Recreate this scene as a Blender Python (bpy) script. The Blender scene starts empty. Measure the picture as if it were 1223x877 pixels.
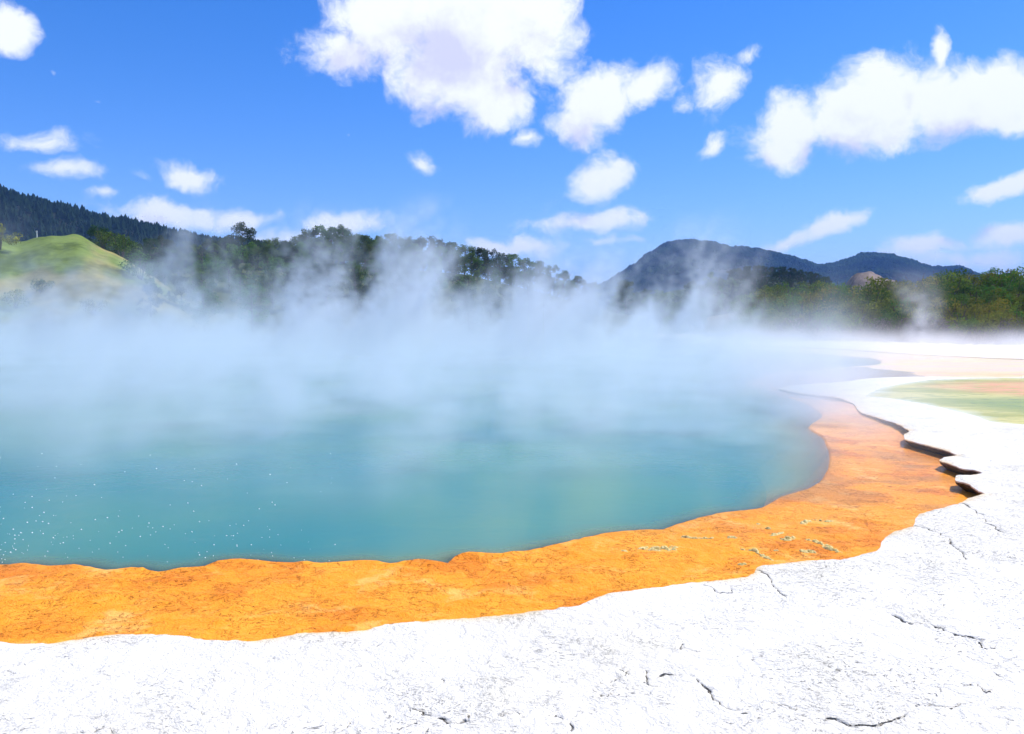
import bpy, bmesh, math, random, time
import numpy as np
from mathutils import Vector, Matrix, Euler
from mathutils.geometry import delaunay_2d_cdt
from mathutils.kdtree import KDTree

T0 = time.time()
R = math.radians
rnd = random.Random(11)
rng = np.random.RandomState(11)
scene = bpy.context.scene
C = scene.collection

# ------------------------------------------------------------------ camera
PW, PH = 1223.0, 877.0
F = 960.0                      # focal length in photo pixels
HOR = 383.0                    # horizon row
CAMZ = 1.9
pitch = math.atan((PH / 2 - HOR) / F)
cam_d = bpy.data.cameras.new('camera')
cam = bpy.data.objects.new('camera', cam_d)
C.objects.link(cam)
cam.location = (0, 0, CAMZ)
cam.rotation_euler = (math.pi / 2 - pitch, 0, 0)
cam_d.sensor_width = 36
cam_d.lens = F / PW * 36
cam_d.clip_start = 0.05
cam_d.clip_end = 30000
scene.camera = cam
cp, sp_ = math.cos(pitch), math.sin(pitch)


def ray(px, py):
    a = (px - PW / 2) / F
    b = (PH / 2 - py) / F
    return np.array([a, cp + b * sp_, -sp_ + b * cp])


def at(px, py, z=0.0):
    d = ray(px, py)
    t = (z - CAMZ) / d[2]
    return (d[0] * t, d[1] * t)


def height_at(px_row, dist):
    """height that shows on row px_row at a given distance"""
    return CAMZ + (HOR - px_row) / F * dist


# ------------------------------------------------------------------ numpy noise
def _h(ix, iy, s):
    n = (ix.astype(np.int64) * 374761393 + iy.astype(np.int64) * 668265263 + s * 1442695041) & 0x7fffffff
    n = ((n ^ (n >> 13)) * 1274126177) & 0x7fffffff
    n = (n ^ (n >> 16))
    return (n & 0xffff) / 65535.0


def vnoise(x, y, s=0):
    ix, iy = np.floor(x), np.floor(y)
    fx, fy = x - ix, y - iy
    fx = fx * fx * fx * (fx * (fx * 6 - 15) + 10)
    fy = fy * fy * fy * (fy * (fy * 6 - 15) + 10)
    a, b = _h(ix, iy, s), _h(ix + 1, iy, s)
    c, d = _h(ix, iy + 1, s), _h(ix + 1, iy + 1, s)
    return (a + (b - a) * fx) * (1 - fy) + (c + (d - c) * fx) * fy


def fbm(x, y, oct=4, s=0, gain=0.5):
    x = np.asarray(x, float); y = np.asarray(y, float)
    v = np.zeros(np.broadcast(x, y).shape); a = 1.0; t = 0
    for o in range(oct):
        v += a * vnoise(x + 17.3 * o, y - 9.1 * o, s + o)
        t += a; a *= gain
        x, y = x * 2.03 * 0.8 - y * 2.03 * 0.6, x * 2.03 * 0.6 + y * 2.03 * 0.8
    return v / t


def sstep(a, b, x):
    t = np.clip((x - a) / (b - a), 0, 1)
    return t * t * (3 - 2 * t)


# ------------------------------------------------------------------ polygons
def inside(P, poly):
    x, y = P[:, 0], P[:, 1]
    r = np.zeros(len(P), bool)
    n = len(poly)
    for i in range(n):
        x1, y1 = poly[i]; x2, y2 = poly[(i + 1) % n]
        if y1 == y2:
            continue
        c = ((y1 > y) != (y2 > y)) & (x < (x2 - x1) * (y - y1) / (y2 - y1) + x1)
        r ^= c
    return r


def dist_line(P, L, closed=True):
    """distance from points to a polyline"""
    A = np.asarray(L, float)
    B = np.roll(A, -1, 0) if closed else A[1:]
    if not closed:
        A = A[:-1]
    out = np.empty(len(P))
    if closed and len(A) > 250:
        kd_ = KDTree(len(A))
        for i, p in enumerate(A): kd_.insert((p[0], p[1], 0), i)
        kd_.balance()
        ix = np.array([kd_.find((p[0], p[1], 0))[1] for p in P], int) if len(P) else np.zeros(0, int)
        best = np.full(len(P), 1e9)
        for o_ in (-1, 0):
            a_ = A[(ix + o_) % len(A)]; b_ = A[(ix + o_ + 1) % len(A)]
            ab = b_ - a_; ap = P - a_
            t = np.clip((ap * ab).sum(1) / ((ab ** 2).sum(1) + 1e-12), 0, 1)
            best = np.minimum(best, np.sqrt(((ap - t[:, None] * ab) ** 2).sum(1)))
        return best
    ab = B - A
    l2 = (ab ** 2).sum(1) + 1e-12
    for k in range(0, len(P), 4000):
        q = P[k:k + 4000]
        ap = q[:, None, :] - A[None]
        t = np.clip((ap * ab).sum(2) / l2, 0, 1)
        d = ap - t[..., None] * ab
        out[k:k + 4000] = np.sqrt((d ** 2).sum(2).min(1))
    return out


def resample(L, closed=True, k=0.006, lo=0.02, hi=1.0, jit=0.25, seed=3, smooth=True, scl=0.045):
    """subdivide a polyline with spacing that grows with distance, rough it up a little"""
    L = [np.array(p, float) for p in L]
    n = len(L)
    pts = []
    rg = n if closed else n - 1
    for i in range(rg):
        p0 = L[(i - 1) % n] if closed or i > 0 else L[i]
        p1 = L[i]; p2 = L[(i + 1) % n]
        p3 = L[(i + 2) % n] if closed or i + 2 < n else p2
        d = np.linalg.norm(p2 - p1)
        s = min(hi, max(lo, k * np.linalg.norm(p1)))
        m = max(1, int(d / s))
        for j in range(m):
            t = j / m
            if smooth:
                # soft Catmull-Rom
                c = p1 + (p2 - p1) * t
                cr = 0.5 * ((2 * p1) + (-p0 + p2) * t + (2 * p0 - 5 * p1 + 4 * p2 - p3) * t * t + (-p0 + 3 * p1 - 3 * p2 + p3) * t ** 3)
                lens = np.linalg.norm(p1 - p0) + np.linalg.norm(p3 - p2)
                w = 0.7 if lens < 4 * d + 0.3 else 0.2
                pts.append(c * (1 - w) + cr * w)
            else:
                pts.append(p1 + (p2 - p1) * t)
    if not closed:
        pts.append(L[-1])
    P = np.array(pts)
    nx = np.roll(P, -1, 0) - np.roll(P, 1, 0)
    nx /= np.linalg.norm(nx, axis=1)[:, None] + 1e-9
    nrm = np.stack([-nx[:, 1], nx[:, 0]], 1)
    dd = np.linalg.norm(P, axis=1)
    sc = np.maximum(dd * scl, 0.15)
    j = (fbm(P[:, 0] / sc * 1.0, P[:, 1] / sc, 6, seed, 0.72) - 0.5) * 2 * jit * sc * 0.35
    return P + nrm * j[:, None]


rim_px = [(0, 766), (60, 768), (130, 758), (180, 757), (290, 764), (330, 760), (370, 754), (430, 752), (460, 744), (520, 738),
          (600, 733), (690, 722), (715, 712), (733, 708), (800, 697), (880, 689), (897, 683), (905, 674), (940, 670), (975, 667), (1010, 665),
          (1048, 656), (1055, 645), (1070, 633), (1090, 628), (1096, 615), (1112, 609), (1130, 604), (1146, 601), (1155, 594), (1168, 592),
          (1178, 589), (1168, 584), (1155, 576), (1142, 573), (1145, 568), (1160, 567), (1174, 565), (1165, 561), (1150, 559), (1136, 554),
          (1123, 550), (1128, 546), (1142, 543), (1128, 537), (1108, 531), (1084, 524), (1083, 519), (1090, 514), (1082, 509),
          (1065, 501), (1045, 493), (1026, 485), (1019, 477), (1000, 472), (980, 468.5), (950, 465), (928, 460)]
RIMZ = 0.13
rim = [at(px, py, RIMZ) for px, py in rim_px]
tongue_back = [at(px, py, RIMZ) for px, py in [(945, 456.5), (975, 454.5), (1010, 452), (1040, 448.5), (1100, 446.5), (1223, 445), (1330, 444)]]
bank = [at(px, py, RIMZ) for px, py in [(1330, 431), (1223, 427), (1150, 424), (1090, 421), (1040, 418), (1000, 415.5), (940, 413.5), (872, 412)]]
far_left = [(5, 64), (-10, 65), (-30, 61), (-42, 49), (-45, 30), (-35, 17), (-20, 9.5), (-10, 6.2), (-5.5, 5.0)]
RIM = resample(rim + tongue_back + bank + far_left, jit=0.34, k=0.004)
_r = np.linalg.norm(RIM, axis=1)
_a = np.clip(_r * 0.0035, 0.006, 0.06)
RIM = RIM + np.stack([(fbm(RIM[:, 0] / (_r * .012 + .02), RIM[:, 1] / (_r * .012 + .02), 3, 201, .7) - .5) * 2 * _a, (fbm(RIM[:, 0] / (_r * .012 + .02), RIM[:, 1] / (_r * .012 + .02), 3, 222, .7) - .5) * 2 * _a], 1)

deep_px = [(0, 677), (30, 676), (59, 679), (88, 677), (128, 683), (157, 680), (189, 686), (216, 681), (245, 679), (260, 673), (294, 670.5),
           (343, 675), (383, 675), (427, 672.5), (466, 676), (500, 672.5), (535, 676), (545, 668), (560, 664), (589, 665), (600, 666), (633, 660), (660, 653),
           (702, 645), (723, 639), (764, 635), (792, 635), (812, 628), (829, 623), (862, 615), (911, 609), (935, 596), (968, 584),
           (985, 570), (991, 548), (984, 525), (966, 511), (981, 496), (958, 480), (915, 464), (893, 456), (925, 446), (1000, 440), (1050, 435.5),
           (1040, 428), (950, 421), (885, 418)]
deep = [at(px, py, 0) for px, py in deep_px]
deep_far = [(10, 60.5), (-10, 61.5), (-29, 58), (-39, 47), (-42, 30), (-33, 18.5), (-19, 12), (-10, 8.3), (-6, 6.7)]
DEEP = resample(deep + deep_far, k=0.008, jit=0.30, seed=9)

green_px = [(1029, 474), (1045, 465), (1075, 458), (1110, 454), (1160, 452), (1223, 451), (1330, 452), (1420, 470), (1400, 510), (1320, 512), (1223, 508), (1180, 504),
            (1160, 497), (1120, 487), (1080, 479), (1050, 475)]
GREEN = resample([at(px, py, 0.08) for px, py in green_px], jit=0.18, seed=21)

# ------------------------------------------------------------------ materials
def newmat(name):
    m = bpy.data.materials.new(name)
    m.use_nodes = True
    nt = m.node_tree
    nt.nodes.clear()
    out = nt.nodes.new('ShaderNodeOutputMaterial')
    return m, nt, out


class NT:
    """small helper that writes node graphs"""
    def __init__(s, nt):
        s.nt = nt

    def n(s, t, **kw):
        x = s.nt.nodes.new(t)
        for k, v in kw.items():
            setattr(x, k, v)
        return x

    def put(s, sock, v):
        if isinstance(v, bpy.types.NodeSocket):
            s.nt.links.new(v, sock)
        elif v is not None:
            sock.default_value = v

    def m(s, op, a, b=None, c=None, clamp=False):
        x = s.n('ShaderNodeMath', operation=op, use_clamp=clamp)
        s.put(x.inputs[0], a)
        if b is not None: s.put(x.inputs[1], b)
        if c is not None: s.put(x.inputs[2], c)
        return x.outputs[0]

    def v(s, op, a, b=None):
        x = s.n('ShaderNodeVectorMath', operation=op)
        s.put(x.inputs[0], a)
        if b is not None:
            if op == 'SCALE': s.put(x.inputs[3], b)
            else: s.put(x.inputs[1], b)
        return x.outputs[1] if op in ('LENGTH', 'DISTANCE', 'DOT_PRODUCT') else x.outputs[0]

    def xyz(s, a):
        x = s.n('ShaderNodeSeparateXYZ'); s.put(x.inputs[0], a); return x.outputs

    def comb(s, a, b, c):
        x = s.n('ShaderNodeCombineXYZ')
        for i, q in enumerate((a, b, c)): s.put(x.inputs[i], q)
        return x.outputs[0]

    def ss(s, x, a, b, lo=0.0, hi=1.0):
        q = s.n('ShaderNodeMapRange', interpolation_type='SMOOTHSTEP')
        s.put(q.inputs[0], x); s.put(q.inputs[1], a); s.put(q.inputs[2], b); s.put(q.inputs[3], lo); s.put(q.inputs[4], hi)
        return q.outputs[0]

    def lin(s, x, a, b, lo=0.0, hi=1.0):
        q = s.n('ShaderNodeMapRange')
        s.put(q.inputs[0], x); s.put(q.inputs[1], a); s.put(q.inputs[2], b); s.put(q.inputs[3], lo); s.put(q.inputs[4], hi)
        return q.outputs[0]

    def noise(s, vec, scale, detail=3, rough=0.5, dist=0.0, col=False):
        q = s.n('ShaderNodeTexNoise')
        s.put(q.inputs['Vector'], vec)
        s.put(q.inputs['Scale'], scale); s.put(q.inputs['Detail'], detail); s.put(q.inputs['Roughness'], rough); s.put(q.inputs['Distortion'], dist)
        return q.outputs[1] if col else q.outputs[0]

    def vor(s, vec, scale, feature='DISTANCE_TO_EDGE', rand=1.0, out=0):
        q = s.n('ShaderNodeTexVoronoi', feature=feature)
        s.put(q.inputs['Vector'], vec); s.put(q.inputs['Scale'], scale)
        q.inputs['Randomness'].default_value = rand
        return q.outputs['Distance'] if feature == 'DISTANCE_TO_EDGE' else q.outputs[out]

    def mix(s, f, a, b, blend='MIX'):
        q = s.n('ShaderNodeMix', data_type='RGBA', blend_type=blend)
        s.put(q.inputs[0], f); s.put(q.inputs[6], a); s.put(q.inputs[7], b)
        return q.outputs[2]

    def geo(s): return s.n('ShaderNodeNewGeometry').outputs['Position']
    def attr(s, name, out='Fac'): return s.n('ShaderNodeAttribute', attribute_name=name).outputs[out]

    def bump(s, h, strength=0.5, dist=0.01, normal=None):
        q = s.n('ShaderNodeBump')
        s.put(q.inputs['Height'], h); q.inputs['Strength'].default_value = strength; q.inputs['Distance'].default_value = dist
        if normal is not None: s.put(q.inputs['Normal'], normal)
        return q.outputs[0]

    def bsdf(s, color, rough=0.8, spec=0.5, normal=None, **kw):
        q = s.n('ShaderNodeBsdfPrincipled')
        s.put(q.inputs['Base Color'], color); s.put(q.inputs['Roughness'], rough); s.put(q.inputs['Specular IOR Level'], spec)
        if normal is not None: s.put(q.inputs['Normal'], normal)
        for k, v in kw.items(): s.put(q.inputs[k.replace('_', ' ')], v)
        return q.outputs[0]


def col(r, g, b): return (r, g, b, 1.0)


# sinter (white crust), tinted by the mineral stain attribute
MAT = {}
m, nt, out = newmat('white_sinter'); g = NT(nt)
P = g.geo()
w = g.v('ADD', P, g.v('SCALE', g.v('SUBTRACT', g.noise(P, 3.0, 3, 0.6, col=True), (0.5, 0.5, 0.5)), 0.25))
n1 = g.noise(w, 1.3, 6, 0.62)
n2 = g.noise(w, 14.0, 5, 0.65)
n3 = g.noise(P, 60.0, 4, 0.7)
n4 = g.noise(w, 0.35, 4, 0.6)
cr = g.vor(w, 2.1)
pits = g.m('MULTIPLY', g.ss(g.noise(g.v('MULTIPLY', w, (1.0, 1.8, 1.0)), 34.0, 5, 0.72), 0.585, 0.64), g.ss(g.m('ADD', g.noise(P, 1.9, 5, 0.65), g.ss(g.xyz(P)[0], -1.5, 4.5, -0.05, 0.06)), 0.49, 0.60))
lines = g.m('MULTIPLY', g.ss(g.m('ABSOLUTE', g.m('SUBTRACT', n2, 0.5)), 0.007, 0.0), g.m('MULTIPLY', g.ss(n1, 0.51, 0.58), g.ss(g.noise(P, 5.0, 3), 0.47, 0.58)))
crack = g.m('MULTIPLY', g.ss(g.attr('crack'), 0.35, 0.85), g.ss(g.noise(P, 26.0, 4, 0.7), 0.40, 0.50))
dark_marks = g.m('MAXIMUM', g.m('MULTIPLY', pits, 0.75), g.m('MAXIMUM', g.m('MULTIPLY', lines, 0.8), crack), clamp=True)  # pits, fine lines and cracks, coloured darker than the crust
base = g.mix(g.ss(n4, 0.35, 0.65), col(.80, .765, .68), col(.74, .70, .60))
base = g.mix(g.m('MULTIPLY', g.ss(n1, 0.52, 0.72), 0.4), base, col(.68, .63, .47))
base = g.mix(g.m('MULTIPLY', dark_marks, 0.85), base, col(.20, .17, .12))
st = g.attr('stain', 'Color')
base = g.mix(1.0, base, st, 'MULTIPLY')
hh = g.m('ADD', g.m('MULTIPLY', n2, 0.8), g.m('ADD', g.m('MULTIPLY', n3, 0.35), g.m('MULTIPLY', dark_marks, -1.2)))
hh = g.m('ADD', hh, g.m('MULTIPLY', n1, 2.0))
nt.links.new(g.bsdf(base, 0.85, 0.3, g.bump(hh, 1.0, 0.028)), out.inputs[0]); MAT['sinter'] = m

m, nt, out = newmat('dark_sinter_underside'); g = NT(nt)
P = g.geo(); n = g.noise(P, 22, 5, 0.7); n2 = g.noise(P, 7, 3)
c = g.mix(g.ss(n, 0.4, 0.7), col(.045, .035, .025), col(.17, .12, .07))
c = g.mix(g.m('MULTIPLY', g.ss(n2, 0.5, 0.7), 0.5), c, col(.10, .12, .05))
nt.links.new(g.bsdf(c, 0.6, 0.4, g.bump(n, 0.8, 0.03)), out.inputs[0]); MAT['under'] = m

m, nt, out = newmat('orange_algae_crust'); g = NT(nt)
P = g.geo()
w = g.v('ADD', P, g.v('SCALE', g.v('SUBTRACT', g.noise(P, 5.0, 3, 0.6, col=True), (0.5, 0.5, 0.5)), 0.18))
n1 = g.noise(w, 2.2, 5, 0.6); n2 = g.noise(w, 11, 5, 0.65); n3 = g.noise(w, 45, 4, 0.6); n4 = g.noise(P, 0.5, 3)
base = g.mix(g.ss(n1, 0.30, 0.75), col(.89, .30, .018), col(.93, .38, .034))
base = g.mix(g.m('MULTIPLY', g.ss(n2, 0.55, 0.75), 0.4), base, col(.95, .50, .11))
base = g.mix(g.m('MULTIPLY', g.ss(g.noise(w, 1.1, 5, 0.7), 0.46, 0.64), 0.75), base, col(.70, .175, .012))
base = g.mix(g.m('MULTIPLY', g.ss(g.noise(w, 1.7, 5, 0.7), 0.53, 0.68), 0.65), base, col(.92, .50, .13))
line = g.m('MULTIPLY', g.ss(g.m('ABSOLUTE', g.m('SUBTRACT', n2, 0.47)), 0.012, 0.0), g.ss(n1, 0.44, 0.54))
spots = g.m('MULTIPLY', g.ss(n3, 0.62, 0.70), g.ss(n4, 0.42, 0.6))
dk = g.m('MAXIMUM', line, g.m('MULTIPLY', spots, 0.8), clamp=True)
base = g.mix(g.m('MULTIPLY', dk, 0.9), base, col(.36, .06, .010))
base = g.mix(g.m('MULTIPLY', g.attr('brown'), 0.6), base, col(.36, .17, .05))
base = g.mix(g.attr('pale'), base, g.mix(g.ss(g.noise(g.v('MULTIPLY', P, (0.35, 1.0, 1.0)), 0.6, 4, 0.6), 0.42, 0.62), col(.86, .66, .52), col(.82, .72, .40)))
hh = g.m('ADD', g.m('MULTIPLY', n2, 0.9), g.m('ADD', g.m('MULTIPLY', n3, 0.4), g.m('MULTIPLY', dk, -0.7)))
rw_ = g.v('MULTIPLY', P, (1.0, 1.5, 1.0))
cn = g.bump(g.noise(rw_, 7.0, 3, 0.6, 0.5), 0.5, 0.02)
nt.links.new(g.bsdf(base, 0.7, 0.12, g.bump(hh, 0.9, 0.026), Coat_Weight=g.m('MULTIPLY', g.attr('wet'), 0.4), Coat_Roughness=0.07, Coat_IOR=1.33, Coat_Normal=cn), out.inputs[0]); MAT['orange'] = m

m, nt, out = newmat('turquoise_spring_water'); g = NT(nt)
P = g.geo()
tur = g.attr('turbid')
big = g.noise(P, 0.16, 3, 0.55)
body = g.mix(g.ss(big, 0.35, 0.65), col(.038, .205, .185), col(.072, .240, .155))
body = g.mix(g.m('MULTIPLY', g.ss(tur, 1.0, 0.55), 0.7), body, col(.20, .30, .14))
pw = g.v('MULTIPLY', P, (1.0, 1.35, 1.0))
r1 = g.noise(pw, 2.6, 3, 0.55, 0.6); r2 = g.noise(pw, 9.0, 3, 0.6, 0.4)
hh = g.m('ADD', g.m('MULTIPLY', r1, 1.0), g.m('MULTIPLY', r2, 0.35))
nb = g.bump(hh, 0.22, 0.016)
dif = g.n('ShaderNodeBsdfDiffuse'); g.put(dif.inputs[0], body)
tr = g.n('ShaderNodeBsdfTransparent'); g.put(tr.inputs[0], col(1, 1, .97))
mx = g.n('ShaderNodeMixShader'); g.put(mx.inputs[0], tur); nt.links.new(tr.outputs[0], mx.inputs[1]); nt.links.new(dif.outputs[0], mx.inputs[2])
gl = g.n('ShaderNodeBsdfGlossy'); gl.inputs['Roughness'].default_value = 0.14; g.put(gl.inputs['Normal'], nb)
fr = g.n('ShaderNodeFresnel'); fr.inputs['IOR'].default_value = 1.33; g.put(fr.inputs['Normal'], nb)
fx = g.n('ShaderNodeMixShader'); g.put(fx.inputs[0], fr.outputs[0]); nt.links.new(mx.outputs[0], fx.inputs[1]); nt.links.new(gl.outputs[0], fx.inputs[2])
nt.links.new(fx.outputs[0], out.inputs[0]); MAT['water'] = m

m, nt, out = newmat('lime_green_shallow_water'); g = NT(nt)
P = g.geo(); x, y, z = g.xyz(P)
pp = g.comb(x, g.m('MULTIPLY', y, 1.6), 0.0)
n1 = g.noise(pp, 0.35, 5, 0.6, 0.3); n2 = g.noise(pp, 1.7, 5, 0.6)
c = g.mix(g.ss(n1, 0.42, 0.56), col(.42, .39, .010), col(.66, .56, .10))
c = g.mix(g.ss(n2, 0.5, 0.68), c, col(.30, .32, .008))
c = g.mix(g.m('MULTIPLY', g.attr('orange'), g.ss(n2, 0.3, 0.6)), c, col(.85, .36, .10))
c = g.mix(g.m('MULTIPLY', g.attr('deep'), 0.75), c, col(.22, .30, .02))
c = g.mix(g.attr('edge'), c, col(.74, .73, .50))
nt.links.new(g.bsdf(c, 0.24, 0.11, g.bump(g.noise(pp, 5, 4), 0.6, 0.02)), out.inputs[0]); MAT['lime'] = m

m, nt, out = newmat('yellow_mineral_crust'); g = NT(nt)
P = g.geo(); n = g.noise(P, 70, 4, 0.7); n2 = g.noise(P, 25, 3)
c = g.mix(g.ss(n, 0.35, 0.65), col(.42, .31, .08), col(.74, .63, .29))
nt.links.new(g.bsdf(c, 0.8, 0.3, g.bump(n2, 0.8, 0.01)), out.inputs[0]); MAT['crust'] = m

m, nt, out = newmat('white_bubble'); g = NT(nt)
nt.links.new(g.bsdf(col(.92, .95, .95), 0.15, 0.8), out.inputs[0]); MAT['bubble'] = m

m, nt, out = newmat('hill_ground'); g = NT(nt)
P = g.geo()
a = g.attr('cover', 'Color')
s_ = g.attr('scale')
n1 = g.noise(P, 0.9, 5, 0.65); n2 = g.noise(P, 0.05, 6, 0.7); n3 = g.noise(P, 0.008, 5, 0.6)
far = g.attr('far')
n0 = g.noise(P, 0.13, 5, 0.6)
n1c = g.m('ADD', g.m('MULTIPLY', n1, 0.35), g.m('MULTIPLY', n0, 0.65))
nn = g.mix(far, g.comb(n1c, n1c, n1c), g.comb(n2, n2, n2))
nv = g.xyz(nn)[0]
c = g.mix(g.ss(nv, 0.38, 0.62), g.mix(1.0, a, col(.60, .62, .60), 'MULTIPLY'), g.mix(1.0, a, col(1.35, 1.30, 1.25), 'MULTIPLY'))
c = g.mix(g.m('MULTIPLY', g.ss(n3, 0.5, 0.62), g.m('MULTIPLY', far, 0.6)), c, col(.050, .042, .030))
hb = g.m('ADD', g.m('MULTIPLY', n1, 0.06), g.m('MULTIPLY', g.m('MULTIPLY', n2, far), 22.0))
nt.links.new(g.bsdf(c, 0.95, 0.1, g.bump(hb, 0.9, 1.0)), out.inputs[0]); MAT['ground'] = m


def leafmat(name, c1, c2, trans=0.25, var=0.12, nsc=1.1):
    m, nt, out = newmat(name); g = NT(nt)
    info = g.n('ShaderNodeObjectInfo').outputs['Random']
    n = g.noise(g.geo(), nsc, 4, 0.6)
    c = g.mix(g.ss(n, 0.35, 0.65), c1, c2)
    hs = g.n('ShaderNodeHueSaturation')
    g.put(hs.inputs['Hue'], g.lin(info, 0, 1, 0.5 - var * 0.25, 0.5 + var * 0.2))
    g.put(hs.inputs['Value'], g.lin(g.m('FRACT', g.m('MULTIPLY', info, 7.31)), 0, 1, 0.72, 1.3))
    g.put(hs.inputs['Color'], c)
    d = g.n('ShaderNodeBsdfDiffuse'); t = g.n('ShaderNodeBsdfTranslucent')
    nt.links.new(hs.outputs[0], d.inputs[0]); nt.links.new(hs.outputs[0], t.inputs[0])
    mx = g.n('ShaderNodeMixShader'); mx.inputs[0].default_value = trans
    nt.links.new(d.outputs[0], mx.inputs[1]); nt.links.new(t.outputs[0], mx.inputs[2])
    nt.links.new(mx.outputs[0], out.inputs[0])
    return m


MAT['pine'] = leafmat('pine_needles', col(.070, .135, .042), col(.135, .215, .065))
MAT['darkpine'] = leafmat('dark_conifer_needles', col(.030, .066, .030), col(.062, .11, .045))
MAT['blackpine'] = leafmat('plantation_conifer_needles', col(.010, .024, .016), col(.022, .042, .024), nsc=0.03)
MAT['bright'] = leafmat('bright_green_leaves', col(.075, .17, .025), col(.13, .24, .045), 0.35)
MAT['olive'] = leafmat('olive_scrub_leaves', col(.12, .15, .022), col(.27, .29, .045), 0.3, 0.2)
MAT['mid'] = leafmat('green_scrub_leaves', col(.065, .14, .024), col(.14, .24, .045), 0.3)
MAT['mountain'] = leafmat('mountain_forest_leaves', col(.016, .034, .030), col(.060, .105, .040), 0.1, 0.12, 0.006)
MAT['brown'] = leafmat('dry_grey_brown_twigs', col(.15, .12, .10), col(.30, .24, .20), 0.2)
m, nt, out = newmat('bark'); g = NT(nt)
n = g.noise(g.geo(), 4, 4, 0.7)
nt.links.new(g.bsdf(g.mix(n, col(.06, .045, .035), col(.17, .14, .11)), 0.9, 0.2), out.inputs[0]); MAT['bark'] = m
m, nt, out = newmat('painted_white_wood'); g = NT(nt)
nt.links.new(g.bsdf(g.mix(g.noise(g.geo(), 12, 3), col(.7, .7, .67), col(.8, .8, .78)), 0.6, 0.3), out.inputs[0]); MAT['post'] = m


# ------------------------------------------------------------------ mesh helpers
def mesh_np(name, V, Fc, mats, fmat=None, smooth=True):
    me = bpy.data.meshes.new(name)
    V = np.asarray(V, np.float32); Fc = np.asarray(Fc, np.int32)
    nf, k = Fc.shape
    me.vertices.add(len(V)); me.vertices.foreach_set('co', V.ravel())
    me.loops.add(nf * k); me.loops.foreach_set('vertex_index', Fc.ravel())
    me.polygons.add(nf)
    me.polygons.foreach_set('loop_start', np.arange(0, nf * k, k, dtype=np.int32))
    me.polygons.foreach_set('loop_total', np.full(nf, k, np.int32))
    for mt in mats: me.materials.append(mt)
    if fmat is not None: me.polygons.foreach_set('material_index', np.asarray(fmat, np.int32))
    me.polygons.foreach_set('use_smooth', np.full(nf, smooth, bool))
    me.update(calc_edges=True)
    me.validate()
    return me


def link(name, me, parent=None):
    o = bpy.data.objects.new(name, me); C.objects.link(o)
    if parent: o.parent = parent
    return o


def tag(o, label=None, cat=None, group=None, kind=None):
    for k, v in (('label', label), ('category', cat), ('group', group), ('kind', kind)):
        if v: o[k] = v
    return o


def fattr(me, name, arr):
    a = me.attributes.new(name, 'FLOAT', 'POINT'); a.data.foreach_set('value', np.asarray(arr, np.float32))


def cattr(me, name, arr):
    a = me.attributes.new(name, 'FLOAT_COLOR', 'POINT')
    x = np.ones((len(arr), 4), np.float32); x[:, :3] = arr
    a.data.foreach_set('color', x.ravel())


def scatter(x0, x1, y0, y1, k, lo, out_sp=0.5, ymin_r=0.8):
    """points whose spacing grows with distance from the viewpoint (polar, jittered)"""
    pts = []
    r = ymin_r
    while r < 130:
        s = max(lo, k * r)
        fr = R(42)
        n = max(4, int(2 * fr * r / s))
        a = np.linspace(-fr, fr, n) + (rng.rand(n) - 0.5) * (2 * fr / n) * 0.7
        rr = r + (rng.rand(n) - 0.5) * s * 0.7
        pts.append(np.stack([np.sin(a) * rr, np.cos(a) * rr], 1))
        # coarser outside the view
        n2 = max(6, int((2 * math.pi - 2 * fr) * r / max(out_sp, 0.08 * r)))
        if int(r / s) % 4 == 0:
            a = np.linspace(fr, 2 * math.pi - fr, n2 + 2)[1:-1]
            rr = r + (rng.rand(n2) - 0.5) * s
            pts.append(np.stack([np.sin(a) * rr, np.cos(a) * rr], 1))
        r += s
    Pn = np.concatenate(pts)
    k_ = (Pn[:, 0] > x0) & (Pn[:, 0] < x1) & (Pn[:, 1] > y0) & (Pn[:, 1] < y1)
    return Pn[k_]


def cdt(points, loops):
    vs = [Vector((float(a), float(b))) for a, b in points]
    ed = []
    for L, closed in loops:
        o = len(vs)
        vs += [Vector((float(a), float(b))) for a, b in L]
        ed += [(o + i, o + i + 1) for i in range(len(L) - 1)]
        if closed: ed.append((o + len(L) - 1, o))
    r = delaunay_2d_cdt(vs, ed, [], 0, 1e-5, False)
    V = np.array([(v.x, v.y) for v in r[0]])
    Fc = np.array([f for f in r[2] if len(f) == 3], np.int32)
    return V, Fc


# ------------------------------------------------------------------ cracks in the sinter
crack_px = [[(788, 806), (819, 806), (839, 816), (850, 831), (875, 844), (890, 851)], [(926, 839), (938, 842), (951, 846)],
            [(967, 851), (987, 859), (1038, 867), (1069, 867), (1084, 856), (1102, 848), (1140, 849), (1150, 841)],
            [(1186, 795), (1200, 806), (1223, 816), (1250, 832)], [(1048, 724), (1074, 744), (1109, 749), (1140, 760), (1160, 761), (1181, 775)],
            [(471, 831), (500, 845), (520, 850), (537, 858), (554, 858)], [(1146, 601), (1165, 612), (1185, 625), (1212, 640)],
            [(530, 806), (548, 818), (562, 818), (600, 816)], [(200, 858), (230, 852), (262, 855)],
            [(905, 678), (925, 700), (938, 712)], [(730, 815), (765, 800), (772, 814)], [(1150, 822), (1163, 818), (1185, 826)],
            [(1090, 627), (1120, 640), (1150, 668)], [(840, 698), (860, 706), (872, 704)]]
CR = []
for c in crack_px:
    L = [at(a, b, RIMZ) for a, b in c]
    CR.append(resample(L, closed=False, k=0.002, lo=0.008, jit=1.3, seed=31, smooth=False))


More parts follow.
